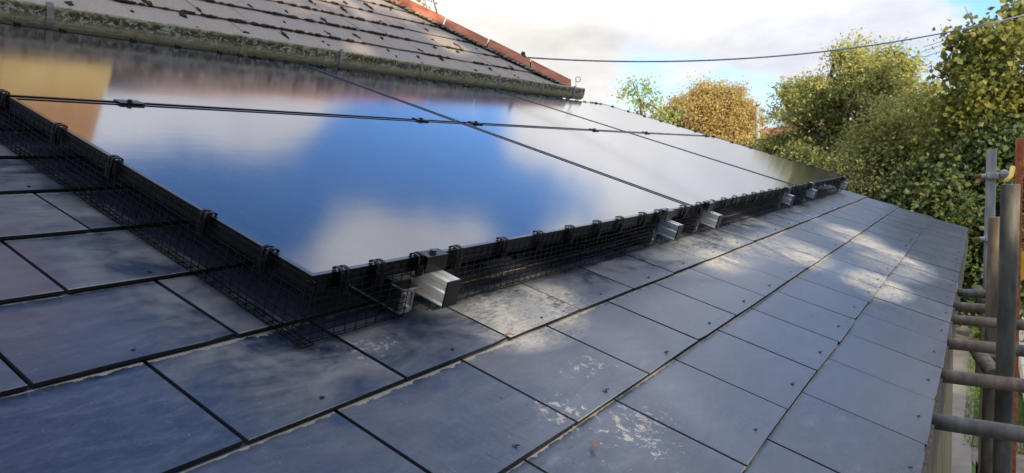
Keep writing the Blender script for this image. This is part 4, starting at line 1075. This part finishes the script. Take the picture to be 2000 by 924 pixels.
for d, r, a in BL: f = math_n(nt, 'ADD', f, blob(d, r, a))
mask = N(nt, 'ShaderNodeMapRange', interpolation_type='SMOOTHSTEP'); L(nt, f, mask.inputs[0]); mask.inputs[1].default_value = .08; mask.inputs[2].default_value = 1.0
# brightness of the cloud deck rises away from the horizon (overcast luminance law), with grey undersides
zc_ = math_n(nt, 'MAXIMUM', sep.outputs[2], 0.)
elev = math_n(nt, 'ADD', math_n(nt, 'MULTIPLY_ADD', zc_, 2.0, 6.15), math_n(nt, 'MULTIPLY', math_n(nt, 'MULTIPLY', zc_, zc_), 15.))
shade = math_n(nt, 'MULTIPLY_ADD', n1, 1.1, math_n(nt, 'MULTIPLY_ADD', n2, .5, .22))
warm = blob((.80,.56,.17), .45, 1.)
hi_ = N(nt, 'ShaderNodeMapRange'); hi_.inputs[1].default_value = .16; hi_.inputs[2].default_value = .25; L(nt, sep.outputs[2], hi_.inputs[0])
bright = math_n(nt, 'MULTIPLY', hi_.outputs[0], math_n(nt, 'ADD', math_n(nt, 'ADD', blob((.52,.72,.44), .25, .35), blob((.92,.28,.26), .42, .5)), blob((.88,.02,.48), .55, .25)))
val = math_n(nt, 'MULTIPLY', math_n(nt, 'MULTIPLY', elev, math_n(nt, 'ADD', bright, 1.)), math_n(nt, 'ADD', shade, math_n(nt, 'MULTIPLY', warm, .1)))
cc_ = mixc(nt, warm, (.90,.92,1.0), (1.0,.955,.90))
vs = N(nt, 'ShaderNodeVectorMath', operation='SCALE'); L(nt, cc_, vs.inputs[0]); L(nt, val, vs.inputs['Scale'])
skm = N(nt, 'ShaderNodeVectorMath', operation='MULTIPLY'); L(nt, sky.outputs[0], skm.inputs[0]); lowz = N(nt, 'ShaderNodeMapRange'); lowz.inputs[1].default_value = .05; lowz.inputs[2].default_value = .30; lowz.inputs[3].default_value = .62; lowz.inputs[4].default_value = 1.; L(nt, sep.outputs[2], lowz.inputs[0])
skt = mixc(nt, lowz.outputs[0], (2.15,1.82,1.95), (1.30,1.85,2.70)); L(nt, skt, skm.inputs[1])
mx = mixc(nt, mask.outputs[0], skm.outputs[0], vs.outputs[0])
L(nt, mx, bg.inputs[0])
sl = bpy.data.lights.new('sun', 'SUN'); sl.energy = 5.0; sl.angle = math.radians(.6); sl.color = (1.0,.86,.66)
so = bpy.data.objects.new('sun', sl); COL.objects.link(so); so.rotation_euler = SDIR.to_track_quat('Z','Y').to_euler()

# ================================================================== CAMERA
cam = bpy.data.cameras.new('camera'); co_ = bpy.data.objects.new('camera', cam); COL.objects.link(co_)
Rm = Matrix((RGT, -DWN, -FWD)).transposed().to_4x4(); co_.matrix_world = Matrix.Translation(CAM) @ Rm
cam.sensor_width = 36; cam.lens = FPX/2000*36; cam.clip_start = .02; cam.clip_end = 2500
cam.dof.use_dof = True; cam.dof.focus_distance = 1.75; cam.dof.aperture_fstop = 9.0
S.camera = co_
S.render.resolution_x = 1024; S.render.resolution_y = 473
S.view_settings.view_transform = 'Standard'; S.view_settings.look = 'None'; S.view_settings.exposure = .38; S.view_settings.gamma = 1
